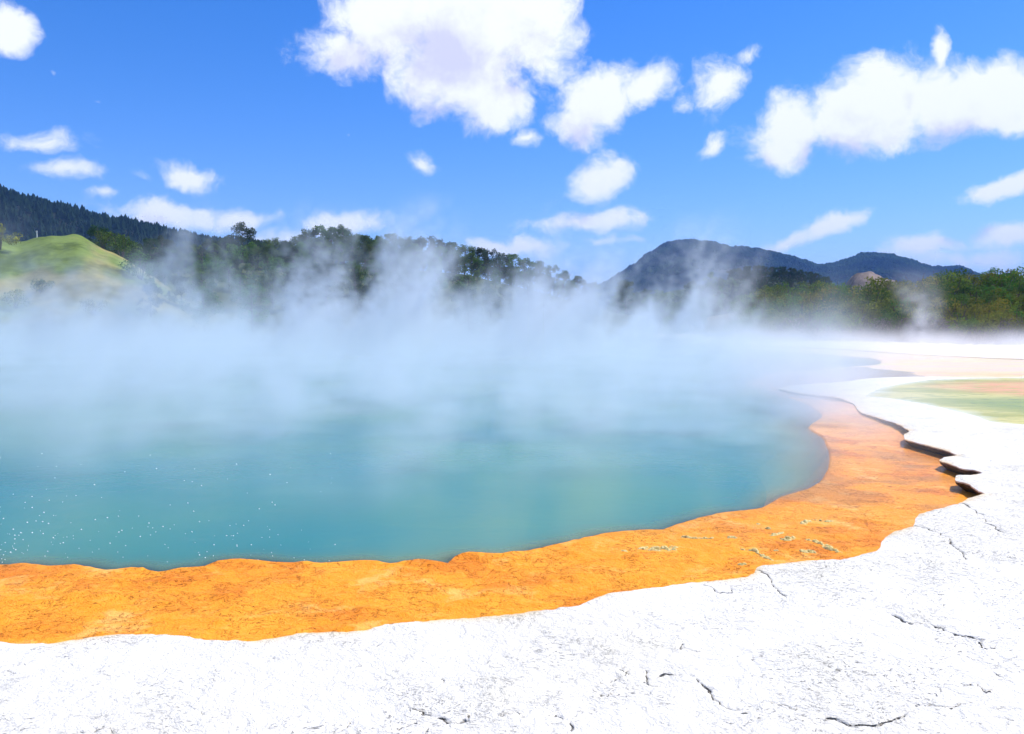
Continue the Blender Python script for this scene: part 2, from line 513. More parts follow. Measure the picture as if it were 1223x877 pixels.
NMAIN = len(CR)
for _ in range(26):
    px = rnd.uniform(20, 1250); py = rnd.uniform(max(690 if px > 800 else 790 - px * 0.03, 700 - (px - 1000) * 0.3), 880)
    c0 = at(px, py, RIMZ); dr_ = rnd.gauss(-0.35, 0.45); ln = rnd.uniform(0.05, 0.30)
    CR.append(resample([c0, (c0[0] + ln * .5 * math.cos(dr_), c0[1] + ln * .5 * math.sin(dr_) + rnd.gauss(0, .02)), (c0[0] + ln * math.cos(dr_), c0[1] + ln * math.sin(dr_))],
                       closed=False, k=0.002, lo=0.009, jit=1.6, seed=60 + _, smooth=False))


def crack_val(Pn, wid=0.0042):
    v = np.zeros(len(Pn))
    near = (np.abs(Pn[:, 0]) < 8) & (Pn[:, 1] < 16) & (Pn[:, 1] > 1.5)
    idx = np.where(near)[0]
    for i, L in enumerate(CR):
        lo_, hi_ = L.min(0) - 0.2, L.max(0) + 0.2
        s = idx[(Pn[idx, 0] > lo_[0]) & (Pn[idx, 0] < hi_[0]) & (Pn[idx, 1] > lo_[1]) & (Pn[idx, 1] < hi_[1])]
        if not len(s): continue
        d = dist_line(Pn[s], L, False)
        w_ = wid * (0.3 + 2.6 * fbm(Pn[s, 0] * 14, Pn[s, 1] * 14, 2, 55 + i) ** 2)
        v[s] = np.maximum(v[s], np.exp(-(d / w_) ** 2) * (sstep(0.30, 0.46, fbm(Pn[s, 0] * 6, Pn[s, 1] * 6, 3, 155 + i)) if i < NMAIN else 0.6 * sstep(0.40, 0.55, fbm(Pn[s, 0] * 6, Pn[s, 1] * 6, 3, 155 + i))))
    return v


# ------------------------------------------------------------------ terrace (white sinter)
pts = scatter(-75, 85, -9, 92, 0.0075, 0.028)
ins = inside(pts, RIM)
dr = dist_line(pts, RIM)
spc = np.maximum(0.028, 0.0075 * np.linalg.norm(pts, axis=1))
keep = (~ins) & (dr > spc * 0.45)
keep &= ~((pts[:, 1] > 30) & (pts[:, 0] < 14) & (dr > 1.6 + 1.2 * fbm(pts[:, 0] / 6, pts[:, 1] / 6, 2, 3)))
pts = pts[keep]
extra = []
for L in CR:
    d = np.gradient(L, axis=0); d /= np.linalg.norm(d, axis=1)[:, None] + 1e-9
    nn_ = np.stack([-d[:, 1], d[:, 0]], 1)
    for o_ in (-0.016, -0.006, 0.0, 0.006, 0.016):
        extra.append(L + nn_ * o_)
extra = np.concatenate(extra)
extra = extra[(~inside(extra, RIM)) & (dist_line(extra, RIM) > 0.02)]
# second ring close behind the rim for a rounded lip
d = np.roll(RIM, -1, 0) - np.roll(RIM, 1, 0); d /= np.linalg.norm(d, axis=1)[:, None]
out_n = np.stack([-d[:, 1], d[:, 0]], 1)
if inside(RIM[100:101] + out_n[100:101] * 0.01, RIM)[0]: out_n = -out_n
allp = np.concatenate([pts, extra])
V2, F2 = cdt(allp, [(RIM, True)])
cen = V2[F2].mean(1)
F2 = F2[~inside(cen, RIM)]
cen = V2[F2].mean(1)
F2 = F2[~((cen[:, 1] > 31) & (cen[:, 0] < 13) & (dist_line(cen, RIM) > 3.2))]
# drop huge hull faces that only span the concave outer border
drim = dist_line(V2, RIM)
ingreen = inside(V2, GREEN)
dgreen = dist_line(V2, GREEN)


def terrace_z(P_, drim_=None, green_=True):
    x, y = P_[:, 0], P_[:, 1]
    r = np.hypot(x, y)
    rz = RIMZ - 0.085 * sstep(13, 19, r)
    z = rz + 0.05 * (fbm(x * 0.35, y * 0.35, 3, 4) - 0.5) * np.clip(r / 6, 0.3, 1.2)
    z += 0.026 * (fbm(x * 2.2, y * 2.2, 4, 8, 0.55) - 0.5)
    # layered scabs of crust with small steps
    q = fbm(x * 1.1, y * 1.4, 5, 77, 0.55) * 9
    fr_ = q - np.floor(q)
    z += 0.010 * (np.floor(q) + sstep(0.42, 0.58, fr_) - q) * sstep(2.0, 3.0, r)
    if drim_ is not None:
        k_ = 1 - sstep(0.0, 0.6, drim_)
        z = z * (1 - k_) + (rz + (z - rz) * 0.35) * k_
        z -= 0.007 * np.exp(-drim_ / 0.02)
    # the far bank rises a little
    z += sstep(60, 90, y + 0.35 * x) * 0.3 + sstep(40, 60, y) * 0.10 * fbm(x * 0.4, y * 0.2, 3, 5)
    return z


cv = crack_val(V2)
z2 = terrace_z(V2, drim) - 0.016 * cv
# a small step: the side behind each crack lies a little lower
gm = np.where(ingreen, sstep(0, 0.5, dgreen), 0)
gk = np.where(ingreen, 1.0, 1 - sstep(0, 1.2, dgreen))
z2 = z2 * (1 - gk) + np.where(np.hypot(V2[:, 0], V2[:, 1]) > 0, 0.085, 0) * gk - 0.05 * gm
V3 = np.column_stack([V2, z2])
nv = len(V3)
# skirt: lip and undercut
nr = len(RIM)
rd = np.linalg.norm(RIM, axis=1)
lut = {}
key = lambda p: (round(float(p[0]), 4), round(float(p[1]), 4))
for i, p in enumerate(V2): lut[key(p)] = i
from mathutils.kdtree import KDTree
kd = KDTree(len(V2))
for i, p in enumerate(V2): kd.insert((p[0], p[1], 0), i)
kd.balance()
top_i = np.array([kd.find((p[0], p[1], 0))[1] for p in RIM])
nse = fbm(RIM[:, 0] * 4, RIM[:, 1] * 4, 3, 61)
rings = []
rings.append(V3[top_i].copy())
for dz, off in ((-0.014, 0.0), (-0.045, 0.015), (-0.075, 0.055), (-0.12, 0.10), (-0.20, 0.12)):
    o_ = off * (0.5 + 1.2 * nse)
    q = RIM + out_n * o_[:, None]
    nq = (fbm(RIM[:, 0] * 9 + dz * 99, RIM[:, 1] * 9, 3, 62) - 0.5) * 0.05 * (off > 0.01)
    q = q + out_n * nq[:, None]
    rings.append(np.column_stack([q, V3[top_i, 2] + dz * (0.75 + 0.5 * nse)]))
VV = np.concatenate([V3] + rings)
Fs = []
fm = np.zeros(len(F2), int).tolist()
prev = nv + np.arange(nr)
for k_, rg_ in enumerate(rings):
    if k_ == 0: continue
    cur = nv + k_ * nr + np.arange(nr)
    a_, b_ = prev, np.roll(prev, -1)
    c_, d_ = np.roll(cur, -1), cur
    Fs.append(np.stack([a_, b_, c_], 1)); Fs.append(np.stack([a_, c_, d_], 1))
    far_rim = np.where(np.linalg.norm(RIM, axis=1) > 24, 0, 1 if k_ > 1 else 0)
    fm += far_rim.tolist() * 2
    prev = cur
FF = np.concatenate([F2] + Fs)
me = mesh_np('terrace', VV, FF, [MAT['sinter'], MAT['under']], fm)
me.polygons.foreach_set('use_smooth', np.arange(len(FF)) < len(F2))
full = VV[:, :2]
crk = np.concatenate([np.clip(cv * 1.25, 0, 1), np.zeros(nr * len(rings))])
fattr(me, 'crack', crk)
# mineral stains: orange pink flats behind the tongue, yellowish beyond
x, y = full[:, 0], full[:, 1]
st = np.ones((len(full), 3))
nz = fbm(x * 0.5, y * 0.9, 5, 91)
def stain(poly_px, colr, soft, amt, z=RIMZ):
    poly = np.array([at(a, b, z) for a, b in poly_px])
    far_ = (x > poly[:, 0].min() - 3) & (x < poly[:, 0].max() + 3) & (y > poly[:, 1].min() - 3) & (y < poly[:, 1].max() + 3)
    i_ = np.where(far_)[0]
    d_ = dist_line(full[i_], poly); s_in = inside(full[i_], poly)
    sd = np.where(s_in, d_, -d_)
    k_ = sstep(-soft, soft, sd) * amt * sstep(0.25, 0.6, nz[i_] + 0.1)
    st[i_] = st[i_] * (1 - k_[:, None]) + np.array(colr) * k_[:, None]
stain([(1070, 442), (1150, 440), (1223, 439), (1400, 438), (1400, 450), (1223, 449.5), (1120, 448)], (1.0, .80, .50), 1.2, 0.9)
stain([(1100, 453), (1223, 449), (1400, 449), (1400, 453), (1223, 453)], (.98, .92, .60), 0.8, 0.8)
stain([(880, 412), (1000, 412), (1223, 416), (1400, 420), (1400, 427), (1223, 428), (1000, 417)], (1.0, .90, .84), 1.5, 0.6)
wet = np.exp(-np.concatenate([drim, np.zeros(nr * len(rings))]) / 0.05)
rs_ = np.clip(wet * 1.2 * sstep(0.35, 0.6, fbm(x * 3, y * 3, 4, 93)), 0, 0.8)
st = st * (1 - rs_[:, None]) + np.array((.98, .80, .52)) * rs_[:, None]
cattr(me, 'stain', st)
o = link('terrace', me); tag(o, kind='structure')
print('terrace', len(VV), time.time() - T0)

# ------------------------------------------------------------------ orange shelf
pts = scatter(-52, 45, 1.5, 68, 0.0060, 0.022)
drm = dist_line(pts, RIM); inr = inside(pts, RIM)
dd_ = dist_line(pts, DEEP); ind = inside(pts, DEEP)
keep = (inr | (drm < 0.35)) & ((~ind) | (dd_ < 0.9))
pts = pts[keep]
Vs, Fs_ = cdt(pts, [(DEEP, True)])
cen = Vs[Fs_].mean(1)
ed = np.sqrt(((Vs[Fs_] - np.roll(Vs[Fs_], 1, axis=1)) ** 2).sum(2)).max(1)
cr_ = np.linalg.norm(cen, axis=1)
Fs_ = Fs_[(ed < np.maximum(0.15, 0.045 * cr_) + 0.0)]
cen = Vs[Fs_].mean(1)


def shelf_z(P_):
    d_ = dist_line(P_, DEEP); s = np.where(inside(P_, DEEP), d_, -d_)
    x, y = P_[:, 0], P_[:, 1]
    near = 1 - sstep(17.0, 25.0, np.hypot(x, y) + 6.0 * (fbm(x * 0.8, y * 0.8, 3, 88) - 0.5))
    near = np.maximum(near, sstep(11.5, 16.0, x + 3.0 * (fbm(x * 0.3, y * 0.3, 3, 89) - 0.5)) * sstep(24, 28, y))
    z = -0.028 + 0.036 * near
    a1 = np.abs(fbm(x * 2.1, y * 2.4, 4, 14, 0.6) - 0.5) * 2
    a2 = np.abs(fbm(x * 6.0, y * 7.0, 4, 24, 0.6) - 0.5) * 2
    nr_ = 1 - sstep(6.0, 10.0, np.hypot(x, y))
    z = z + (a1 - 0.25) * 0.045 * (0.3 + 0.7 * nr_) + (a2 - 0.25) * 0.032 * (0.25 + 0.75 * nr_)
    z = z * (1 - near) + near * np.maximum(z, 0.004 + 0.25 * (z + 0.01))
    z = np.where(near > 0.01, z, np.minimum(z, -0.008))
    z = z + 0.012 * np.exp(-np.abs(s) / 0.08)
    z = z - sstep(0, 0.45, s) * 0.13 - np.maximum(s, 0) * 0.8
    return z, s


zs, sd = shelf_z(Vs)
me = mesh_np('orange_shelf', np.column_stack([Vs, zs]), Fs_, [MAT['orange']])
r_ = np.linalg.norm(Vs, axis=1)
br = sstep(0.52, 0.66, fbm(Vs[:, 0] * 0.9, Vs[:, 1] * 1.4, 4, 44)) * sstep(6.5, 9, r_) * (1 - sstep(12, 16, r_)) * 0.8 + 0.5 * sstep(0.25, 0.02, np.abs(sd)) * sstep(6.5, 8, r_) * (1 - sstep(12, 16, r_))
fattr(me, 'brown', np.clip(br, 0, 1))
fattr(me, 'pale', 0.38 * sstep(10.5, 17, Vs[:, 1] + 3 * (fbm(Vs[:, 0] / 2, Vs[:, 1] / 2, 3, 18) - .5)) * (1 - sstep(24, 31, Vs[:, 1])) + sstep(24, 31, Vs[:, 1] + 3 * (fbm(Vs[:, 0] / 3, Vs[:, 1] / 3, 3, 17) - .5)) * 0.9)  # steam's pinkish veil put into the colour, then pale flats farther off
fattr(me, 'wet', sstep(6.0, 12.0, r_ + 1.5 * (fbm(Vs[:, 0], Vs[:, 1], 3, 19) - 0.5)))
o = link('orange_shelf', me); tag(o, kind='structure')
print('shelf', len(Vs), time.time() - T0)

# ------------------------------------------------------------------ pool water
pts = scatter(-60, 60, 1.5, 72, 0.010, 0.035)
inr = inside(pts, RIM); drm = dist_line(pts, RIM)
pts = pts[inr | (drm < 0.6)]
Vw, Fw = cdt(pts, [(DEEP, True)])
dw = dist_line(Vw, DEEP); iw = inside(Vw, DEEP)
depth = np.where(iw, 0.02 + 2.0 * dw, 0.02)
cen = Vw[Fw].mean(1)
ed = np.sqrt(((Vw[Fw] - np.roll(Vw[Fw], 1, axis=1)) ** 2).sum(2)).max(1)
Fw = Fw[ed < np.maximum(0.3, 0.09 * np.linalg.norm(cen, axis=1))]
me = mesh_np('pool_water', np.column_stack([Vw, np.zeros(len(Vw))]), Fw, [MAT['water']])
rw = np.linalg.norm(Vw, axis=1)
tb = 1 - np.exp(-np.maximum(depth - 0.02, 0) * (3.6 - 2.4 * sstep(7, 12, rw)))
tb = np.maximum(tb, 0.05)
fattr(me, 'turbid', tb)
o = link('pool_water', me); tag(o, kind='structure')

# lime green shallow pool on the terrace
gp = scatter(8, 60, 8, 45, 0.02, 0.1)
gp = gp[inside(gp, GREEN) & (dist_line(gp, GREEN) > 0.1)]
Vg, Fg = cdt(gp, [(GREEN, True)])
Fg = Fg[inside(Vg[Fg].mean(1), GREEN)]
me = mesh_np('shallow_pool_water', np.column_stack([Vg, np.full(len(Vg), 0.080)]), Fg, [MAT['lime']])
dg = dist_line(Vg, GREEN)
fattr(me, 'edge', np.clip(1 - sstep(0.0, 0.25, dg + 0.3 * (fbm(Vg[:, 0], Vg[:, 1], 3, 7) - 0.5)), 0, 1))


def blob_mask(V_, ppx, soft, z=0.115):
    poly = np.array([at(a, b, z) for a, b in ppx])
    d_ = dist_line(V_, poly); i_ = inside(V_, poly)
    return sstep(-soft, soft, np.where(i_, d_, -d_))


fattr(me, 'orange', blob_mask(Vg, [(1110, 460), (1160, 455), (1330, 454), (1400, 465), (1330, 473), (1223, 471), (1160, 466)], 0.8))
fattr(me, 'deep', blob_mask(Vg, [(1125, 476), (1160, 474), (1330, 474), (1330, 488), (1223, 490), (1170, 485)], 0.8))
o = link('shallow_pool_water', me); tag(o, kind='structure')
print('water', time.time() - T0)

# ------------------------------------------------------------------ ground and hills
def prof(pts_):
    a = np.array(pts_, float)
    gx = np.arange(-1000, 1801, 2.0)
    gy = np.interp(gx, a[:, 0], a[:, 1])
    k = np.exp(-(np.arange(-12, 13) / 5.0) ** 2); k /= k.sum()
    gy = np.convolve(np.pad(gy, 12, mode='edge'), k, 'valid')
    return lambda px: np.interp(px, gx, gy)


RIDGES = {
    # name: (distance, front width, back width, profile of (photo column, photo row of the bare ground))
    'knoll': (115, 46, 40, [(-500, 262), (-50, 272), (0, 282), (25, 292), (47, 285.5), (62, 284.5), (80, 287), (97, 284.5), (112, 293), (130, 303), (150, 312), (180, 330), (210, 350), (240, 368), (300, 383)]),
    'ridge': (150, 80, 60, [(0, 383), (110, 372), (150, 345), (200, 328), (290, 318), (345, 325), (380, 316), (430, 321), (500, 325), (560, 331), (610, 344), (660, 355), (700, 367), (740, 377), (800, 383)]),
    'plantation': (900, 480, 500, [(-900, 150), (-200, 200), (0, 238), (60, 250), (130, 266), (200, 277), (280, 291), (350, 306), (450, 330), (560, 360), (700, 383)]),
    'midhill': (400, 190, 200, [(690, 383), (730, 372), (790, 355), (850, 342), (900, 334), (950, 337), (980, 345), (1010, 358), (1060, 370), (1150, 376), (1400, 380)]),
    'scree': (260, 60, 60, [(985, 383), (1003, 352), (1015, 338), (1028, 330.5), (1043, 330), (1053, 337), (1072, 345), (1090, 383)]),
    'thicket': (108, 50, 60, [(830, 383), (880, 374), (950, 368), (1040, 364), (1100, 358), (1150, 352), (1190, 347), (1223, 349), (1500, 345)]),
    'mountain': (2500, 1500, 900, [(560, 383), (690, 350), (725, 335), (745, 324), (765, 313), (788, 298), (805, 292), (830, 291), (848, 293), (865, 299.5), (890, 300), (912, 304), (940, 309), (975, 319), (998, 318), (1010, 312), (1024, 307.5), (1045, 305.5),
                                   (1065, 308), (1082, 313), (1105, 320.5), (1118, 321.5), (1132, 318.5), (1150, 320), (1163, 326), (1200, 340), (1300, 350), (1600, 372)]),
}
PF = {k: prof(v[3]) for k, v in RIDGES.items()}


def ground_z(x, y, parts=False):
    x = np.asarray(x, float); y = np.asarray(y, float)
    ysafe = np.where(y > 1, y, 1)
    px = PW / 2 + F * x / ysafe
    px = np.where(y > 1, px, np.where(x < 0, -900, 1600))
    px = np.clip(px, -900, 1600)
    r = np.where(y > 1, y, np.hypot(x, y))
    base = -0.9 + np.maximum(sstep(62, 85, r), sstep(63, 66, r) * (x < 16)) * 1.0 + sstep(85, 400, r) * 1.0
    H = {}
    for k, (D, wf, wb, _) in RIDGES.items():
        top = CAMZ + (HOR - PF[k](px)) / F * D
        top = np.maximum(top - 1.9 * (PF[k](px) > 381), 0) if k != 'mountain' else np.maximum(top - 2, 0)
        t = np.where(r < D, (D - r) / wf, (r - D) / wb)
        sh = (0.5 + 0.5 * np.cos(np.pi * np.clip(t, 0, 1)))
        if k in ('mountain', 'plantation'):
            rid = fbm(x / (D * 0.09), y / (D * 0.16), 5, 3, 0.5) - 0.5
            sh = np.clip(sh + rid * 0.9 * np.clip(t, 0, 1) * (1 - np.clip(t, 0, 1)) * 2.2, 0, 1)
        if k in ('mountain', 'plantation'): top = np.maximum(top - (16 if k == 'mountain' else 9), 0)
        if k == 'thicket': sh = np.maximum(sh, sstep(0.55, 0, t))
        H[k] = top * sh
    h = base
    st_ = np.stack([H[k] for k in RIDGES])
    k_ = 0.6
    h = h + st_.max(0)
    amp = np.clip((r - 70) / 100, 0, 1) * 0.5 + np.clip((r - 300) / 1500, 0, 1) * 7
    sc = 6 + np.clip((r - 100) / 1500, 0, 1) * 18
    h = h + (fbm(x / sc, y / sc, 4, 12, 0.6) - 0.5) * 2 * amp
    h = h + (fbm(x / 9, y / 9, 4, 35, 0.6) - 0.5) * 7 * np.clip(H['scree'] / 10, 0, 1)
    h = h + (fbm(x / 7 + y / 21, y / 16, 4, 33, 0.55) - 0.5) * 1.1 * np.clip(H['knoll'] / 8, 0, 1)
    if parts: return h, st_.argmax(0), st_
    return h


fr = R(44)
az = np.concatenate([np.linspace(-fr, fr, 620), np.linspace(fr, 2 * math.pi - fr, 70)[1:-1]])
rr = 56 * np.exp(np.linspace(0, math.log(9000 / 56), 470))
rr = np.concatenate([[0.5, 10, 30], rr])
A, RR = np.meshgrid(az, rr)
# rows are planes of constant distance ahead of the camera inside the view, arcs behind it
X = np.sin(A) * RR; Y = np.cos(A) * RR
Z, who, st_ = ground_z(X.ravel(), Y.ravel(), True)
X, Y = X.ravel(), Y.ravel()
rad = np.hypot(X, Y)
Z = np.where(rad < 52, -3.6, Z)
# keep well under the terrace where that is the surface
nr_, nc = A.shape
ii = np.arange(nr_ * nc).reshape(nr_, nc)
q = np.stack([ii[:-1, :], np.roll(ii, -1, 1)[:-1, :], np.roll(ii, -1, 1)[1:, :], ii[1:, :]], -1).reshape(-1, 4)
me = mesh_np('ground', np.column_stack([X, Y, Z]), q[:, ::-1], [MAT['ground']])
names = list(RIDGES)
cols = {'knoll': (.13, .185, .045), 'ridge': (.060, .075, .030), 'plantation': (.018, .030, .018), 'midhill': (.030, .050, .022), 'scree': (.19, .155, .14), 'thicket': (.11, .095, .055), 'mountain': (.022, .045, .050)}
w_ = np.stack([np.clip(st_[i], 0, None) ** 3 + 1e-6 for i in range(len(names))])
w_ /= w_.sum(0)
cc = sum(w_[i][:, None] * np.array(cols[n])[None] for i, n in enumerate(names))
# the knoll keeps pasture above, dry ochre patches low down
kn = w_[names.index('knoll')]
och = sstep(0.5, 0.68, fbm(X / 9, Y / 9, 4, 71)) * kn
cc = cc * (1 - 0.75 * och[:, None]) + np.array((.27, .22, .09)) * 0.75 * och[:, None]
cattr(me, 'cover', cc)
fattr(me, 'far', sstep(300, 900, rad))
o = link('ground', me); tag(o, kind='structure')
print('ground', time.time() - T0)

# ------------------------------------------------------------------ plants
def quads_from(centres, normals, sizes, aspect=1.0, bend=0.25):
    """leaf-sized curved faces (two triangles) at centres"""
    n = len(centres)
    nrm = normals / (np.linalg.norm(normals, axis=1)[:, None] + 1e-9)
    t = np.cross(nrm, rng.normal(size=(n, 3))); t /= np.linalg.norm(t, axis=1)[:, None] + 1e-9
    b = np.cross(nrm, t)
    s = sizes[:, None]
    p0 = centres - t * s; p1 = centres - b * s * aspect + nrm * s * bend; p2 = centres + t * s; p3 = centres + b * s * aspect + nrm * s * bend
    V_ = np.stack([p0, p1, p2, p3], 1).reshape(-1, 3)
    i = np.arange(n) * 4
    F_ = np.concatenate([np.stack([i, i + 1, i + 2], 1), np.stack([i, i + 2, i + 3], 1)])
    return V_, F_


def clumps(cl, per, leaf, aspect=0.6, flat=1.0):
    """cl: list of (x,y,z,radius); leaves mostly near each clump's shell"""
    cs, ns, sz = [], [], []
    for (cx, cy, cz, r) in cl:
        n = max(6, int(per * r * r))
        d = rng.normal(size=(n, 3)); d /= np.linalg.norm(d, axis=1)[:, None]
        q = r * (0.45 + 0.6 * rng.rand(n, 1) ** 0.6)
        p = d * q; p[:, 2] *= flat
        cs.append(p + np.array([cx, cy, cz])); ns.append(d + rng.normal(size=(n, 3)) * 0.7)
        sz.append(leaf * (0.6 + 0.8 * rng.rand(n)))
    return quads_from(np.concatenate(cs), np.concatenate(ns), np.concatenate(sz), aspect)


def tube(path, radii, seg=6):
    V_, F_ = [], []
    path = [np.array(p, float) for p in path]
    for i, p in enumerate(path):
        d = path[min(i + 1, len(path) - 1)] - path[max(i - 1, 0)]
        d /= np.linalg.norm(d) + 1e-9
        u = np.cross(d, (0.3, 0.9, 0.1)); u /= np.linalg.norm(u); v_ = np.cross(d, u)
        for k in range(seg):
            a = 2 * math.pi * k / seg
            V_.append(p + (u * math.cos(a) + v_ * math.sin(a)) * radii[i])
    for i in range(len(path) - 1):
        for k in range(seg):
            a, b = i * seg + k, i * seg + (k + 1) % seg
            F_ += [(a, b, b + seg), (a, b + seg, a + seg)]
    return np.array(V_), np.array(F_)


def join(parts):
    Vs_, Fs2, o_ = [], [], 0
    for v_, f_ in parts:
        Vs_.append(v_); Fs2.append(f_ + o_); o_ += len(v_)
    return np.concatenate(Vs_), np.concatenate(Fs2)


def pine_proto(i, tall):
    """an open, tufted pine: leaning trunk, limbs, rounded tufts of needles"""
    H_ = tall
    lean = rng.normal(size=2) * 0.04
    path = [(lean[0] * h * h / H_, lean[1] * h * h / H_, h) for h in np.linspace(-0.6, H_ * 0.95, 7)]
    parts = [tube(path, list(np.linspace(0.028 * H_, 0.006 * H_, 7)))]
    cl = []
    nb_ = 17 + i % 3 * 2
    for b in range(nb_):
        h = H_ * (0.12 + 0.84 * b / (nb_ - 1)) + rng.normal() * 0.2
        reach = H_ * (0.30 * (1 - ((h / H_ - 0.42) / 0.66) ** 2) + 0.03) * rng.uniform(0.65, 1.2)
        a = b * 2.4 + rng.normal() * 0.5
        p0 = np.array([lean[0] * h * h / H_, lean[1] * h * h / H_, h * 0.93])
        p1 = p0 + np.array([math.cos(a) * reach, math.sin(a) * reach, reach * rng.uniform(0.15, 0.6)])
        parts.append(tube([p0, (p0 + p1) / 2 + (0, 0, -0.05 * reach), p1], [0.012 * H_, 0.008 * H_, 0.003 * H_], 4))
        cr_ = H_ * rng.uniform(0.07, 0.115)
        cl.append((*p1, cr_))
        for _ in range(3):
            q = p0 + (p1 - p0) * rng.uniform(0.45, 1.05) + rng.normal(size=3) * reach * 0.22
            cl.append((*q, cr_ * rng.uniform(0.45, 0.85)))
    cl.append((path[-1][0], path[-1][1], H_ * 0.96, H_ * 0.06))
    return join(parts), clumps(cl, 190, 0.15, 0.42, 0.85)


def bush_proto(i, H_, wide, kind='leaf'):
    parts, cl = [], []
    ns_ = 6
    for b in range(ns_):
        a = b * 2 * math.pi / ns_ + rng.normal() * 0.4
        rch = wide * rng.uniform(0.25, 0.8)
        top = H_ * rng.uniform(0.55, 0.9)
        p = [(0.05 * math.cos(a), 0.05 * math.sin(a), -0.3), (rch * 0.4 * math.cos(a), rch * 0.4 * math.sin(a), top * 0.45), (rch * math.cos(a), rch * math.sin(a), top)]
        parts.append(tube(p, [0.05, 0.035, 0.012], 5))
    n = 20 if kind == 'leaf' else 16
    for b in range(n):
        a = rng.uniform(0, 2 * math.pi); rr_ = wide * math.sqrt(rng.rand()) * 0.85
        dome = math.sqrt(max(0.05, 1 - (rr_ / wide) ** 2))
        z = H_ * (0.10 + 0.84 * dome * rng.uniform(0.15, 1.0))
        cl.append((rr_ * math.cos(a), rr_ * math.sin(a), z, H_ * rng.uniform(0.11, 0.24)))
    if kind == 'leaf':
        crown = clumps(cl, 230, 0.085, 0.6, 0.75)
    else:
        crown = clumps(cl, 170, 0.15, 0.10, 0.9)       # bare twigs: long thin slivers
        for _ in range(26):
            a = rng.uniform(0, 6.28); rr_ = wide * rng.uniform(0.2, 1.0); z = H_ * rng.uniform(0.5, 1.0)
            parts.append(tube([(0, 0, 0), (rr_ * .5 * math.cos(a), rr_ * .5 * math.sin(a), z * .6), (rr_ * math.cos(a), rr_ * math.sin(a), z)], [0.025, 0.014, 0.004], 3))
    return join(parts), crown


def spire_proto(H_):
    """dark narrow conifer: whorls of drooping branches"""
    parts = [tube([(0, 0, -0.5), (0, 0, H_ * .5), (0, 0, H_)], [0.02 * H_, 0.012 * H_, 0.002 * H_], 5)]
    cs, ns, sz = [], [], []
    n = 900
    h = rng.rand(n) ** 0.8
    a = rng.uniform(0, 6.283, n)
    wr = (1 - h) * 0.22 * H_ * (0.7 + 0.5 * np.abs(np.sin(h * 38 + np.sin(a * 3) * 1.5))) * rng.uniform(0.5, 1.08, n) + 0.05
    c_ = np.stack([np.cos(a) * wr, np.sin(a) * wr, H_ * (0.10 + 0.9 * h) - wr * 0.25], 1)
    nn2 = np.stack([np.cos(a) * 0.5, np.sin(a) * 0.5, np.full(n, 0.9)], 1) + rng.normal(size=(n, 3)) * 0.35
    return join(parts), quads_from(c_, nn2, H_ * 0.026 * rng.uniform(0.6, 1.3, n), 0.5)


PROTO = {}
def proto(key_, data, leaf_mats):
    (tv, tf), (cv_, cf) = data
    tm = mesh_np(key_ + '_trunk', tv, tf, [MAT['bark']])
    PROTO[key_] = (tm, {lm: mesh_np(key_ + '_' + lm, cv_, cf, [MAT[lm]], smooth=False) for lm in leaf_mats})


for i in range(5): proto('pine%d' % i, pine_proto(i, 7.0), ['pine', 'darkpine', 'mid'])
for i in range(5): proto('bush%d' % i, bush_proto(i, 2.6, 1.7), ['olive', 'mid', 'bright'])
for i in range(3): proto('twig%d' % i, bush_proto(i, 1.5, 1.25, 'twig'), ['brown'])
for i in range(3): proto('spire%d' % i, spire_proto(11.0), ['darkpine'])

PLANTS = []
def plant(key_, lm, x, y, s, name, label, cat, group, crown='crown', sz=None, dz=0.0):
    tm, cm = PROTO[key_]
    z = float(ground_z(np.array([x]), np.array([y]))[0])
    if y < 92: z = max(z, float(terrace_z(np.array([[x, y]]))[0]) - 0.1)
    e = bpy.data.objects.new(name, None); C.objects.link(e)
    e.empty_display_size = 0.5
    e.location = (x, y, z + dz)
    e.rotation_euler = (0, 0, rnd.uniform(0, 6.28))
    q = sz or s
    e.scale = (s * rnd.uniform(.9, 1.1), s * rnd.uniform(.9, 1.1), q)
    a = link('trunk' if crown == 'crown' else 'stem', tm, e)
    b = link(crown, cm[lm], e)
    tag(e, label, cat, group)
    PLANTS.append(e)
    return e


def px_x(px, y): return (px - PW / 2) / F * y


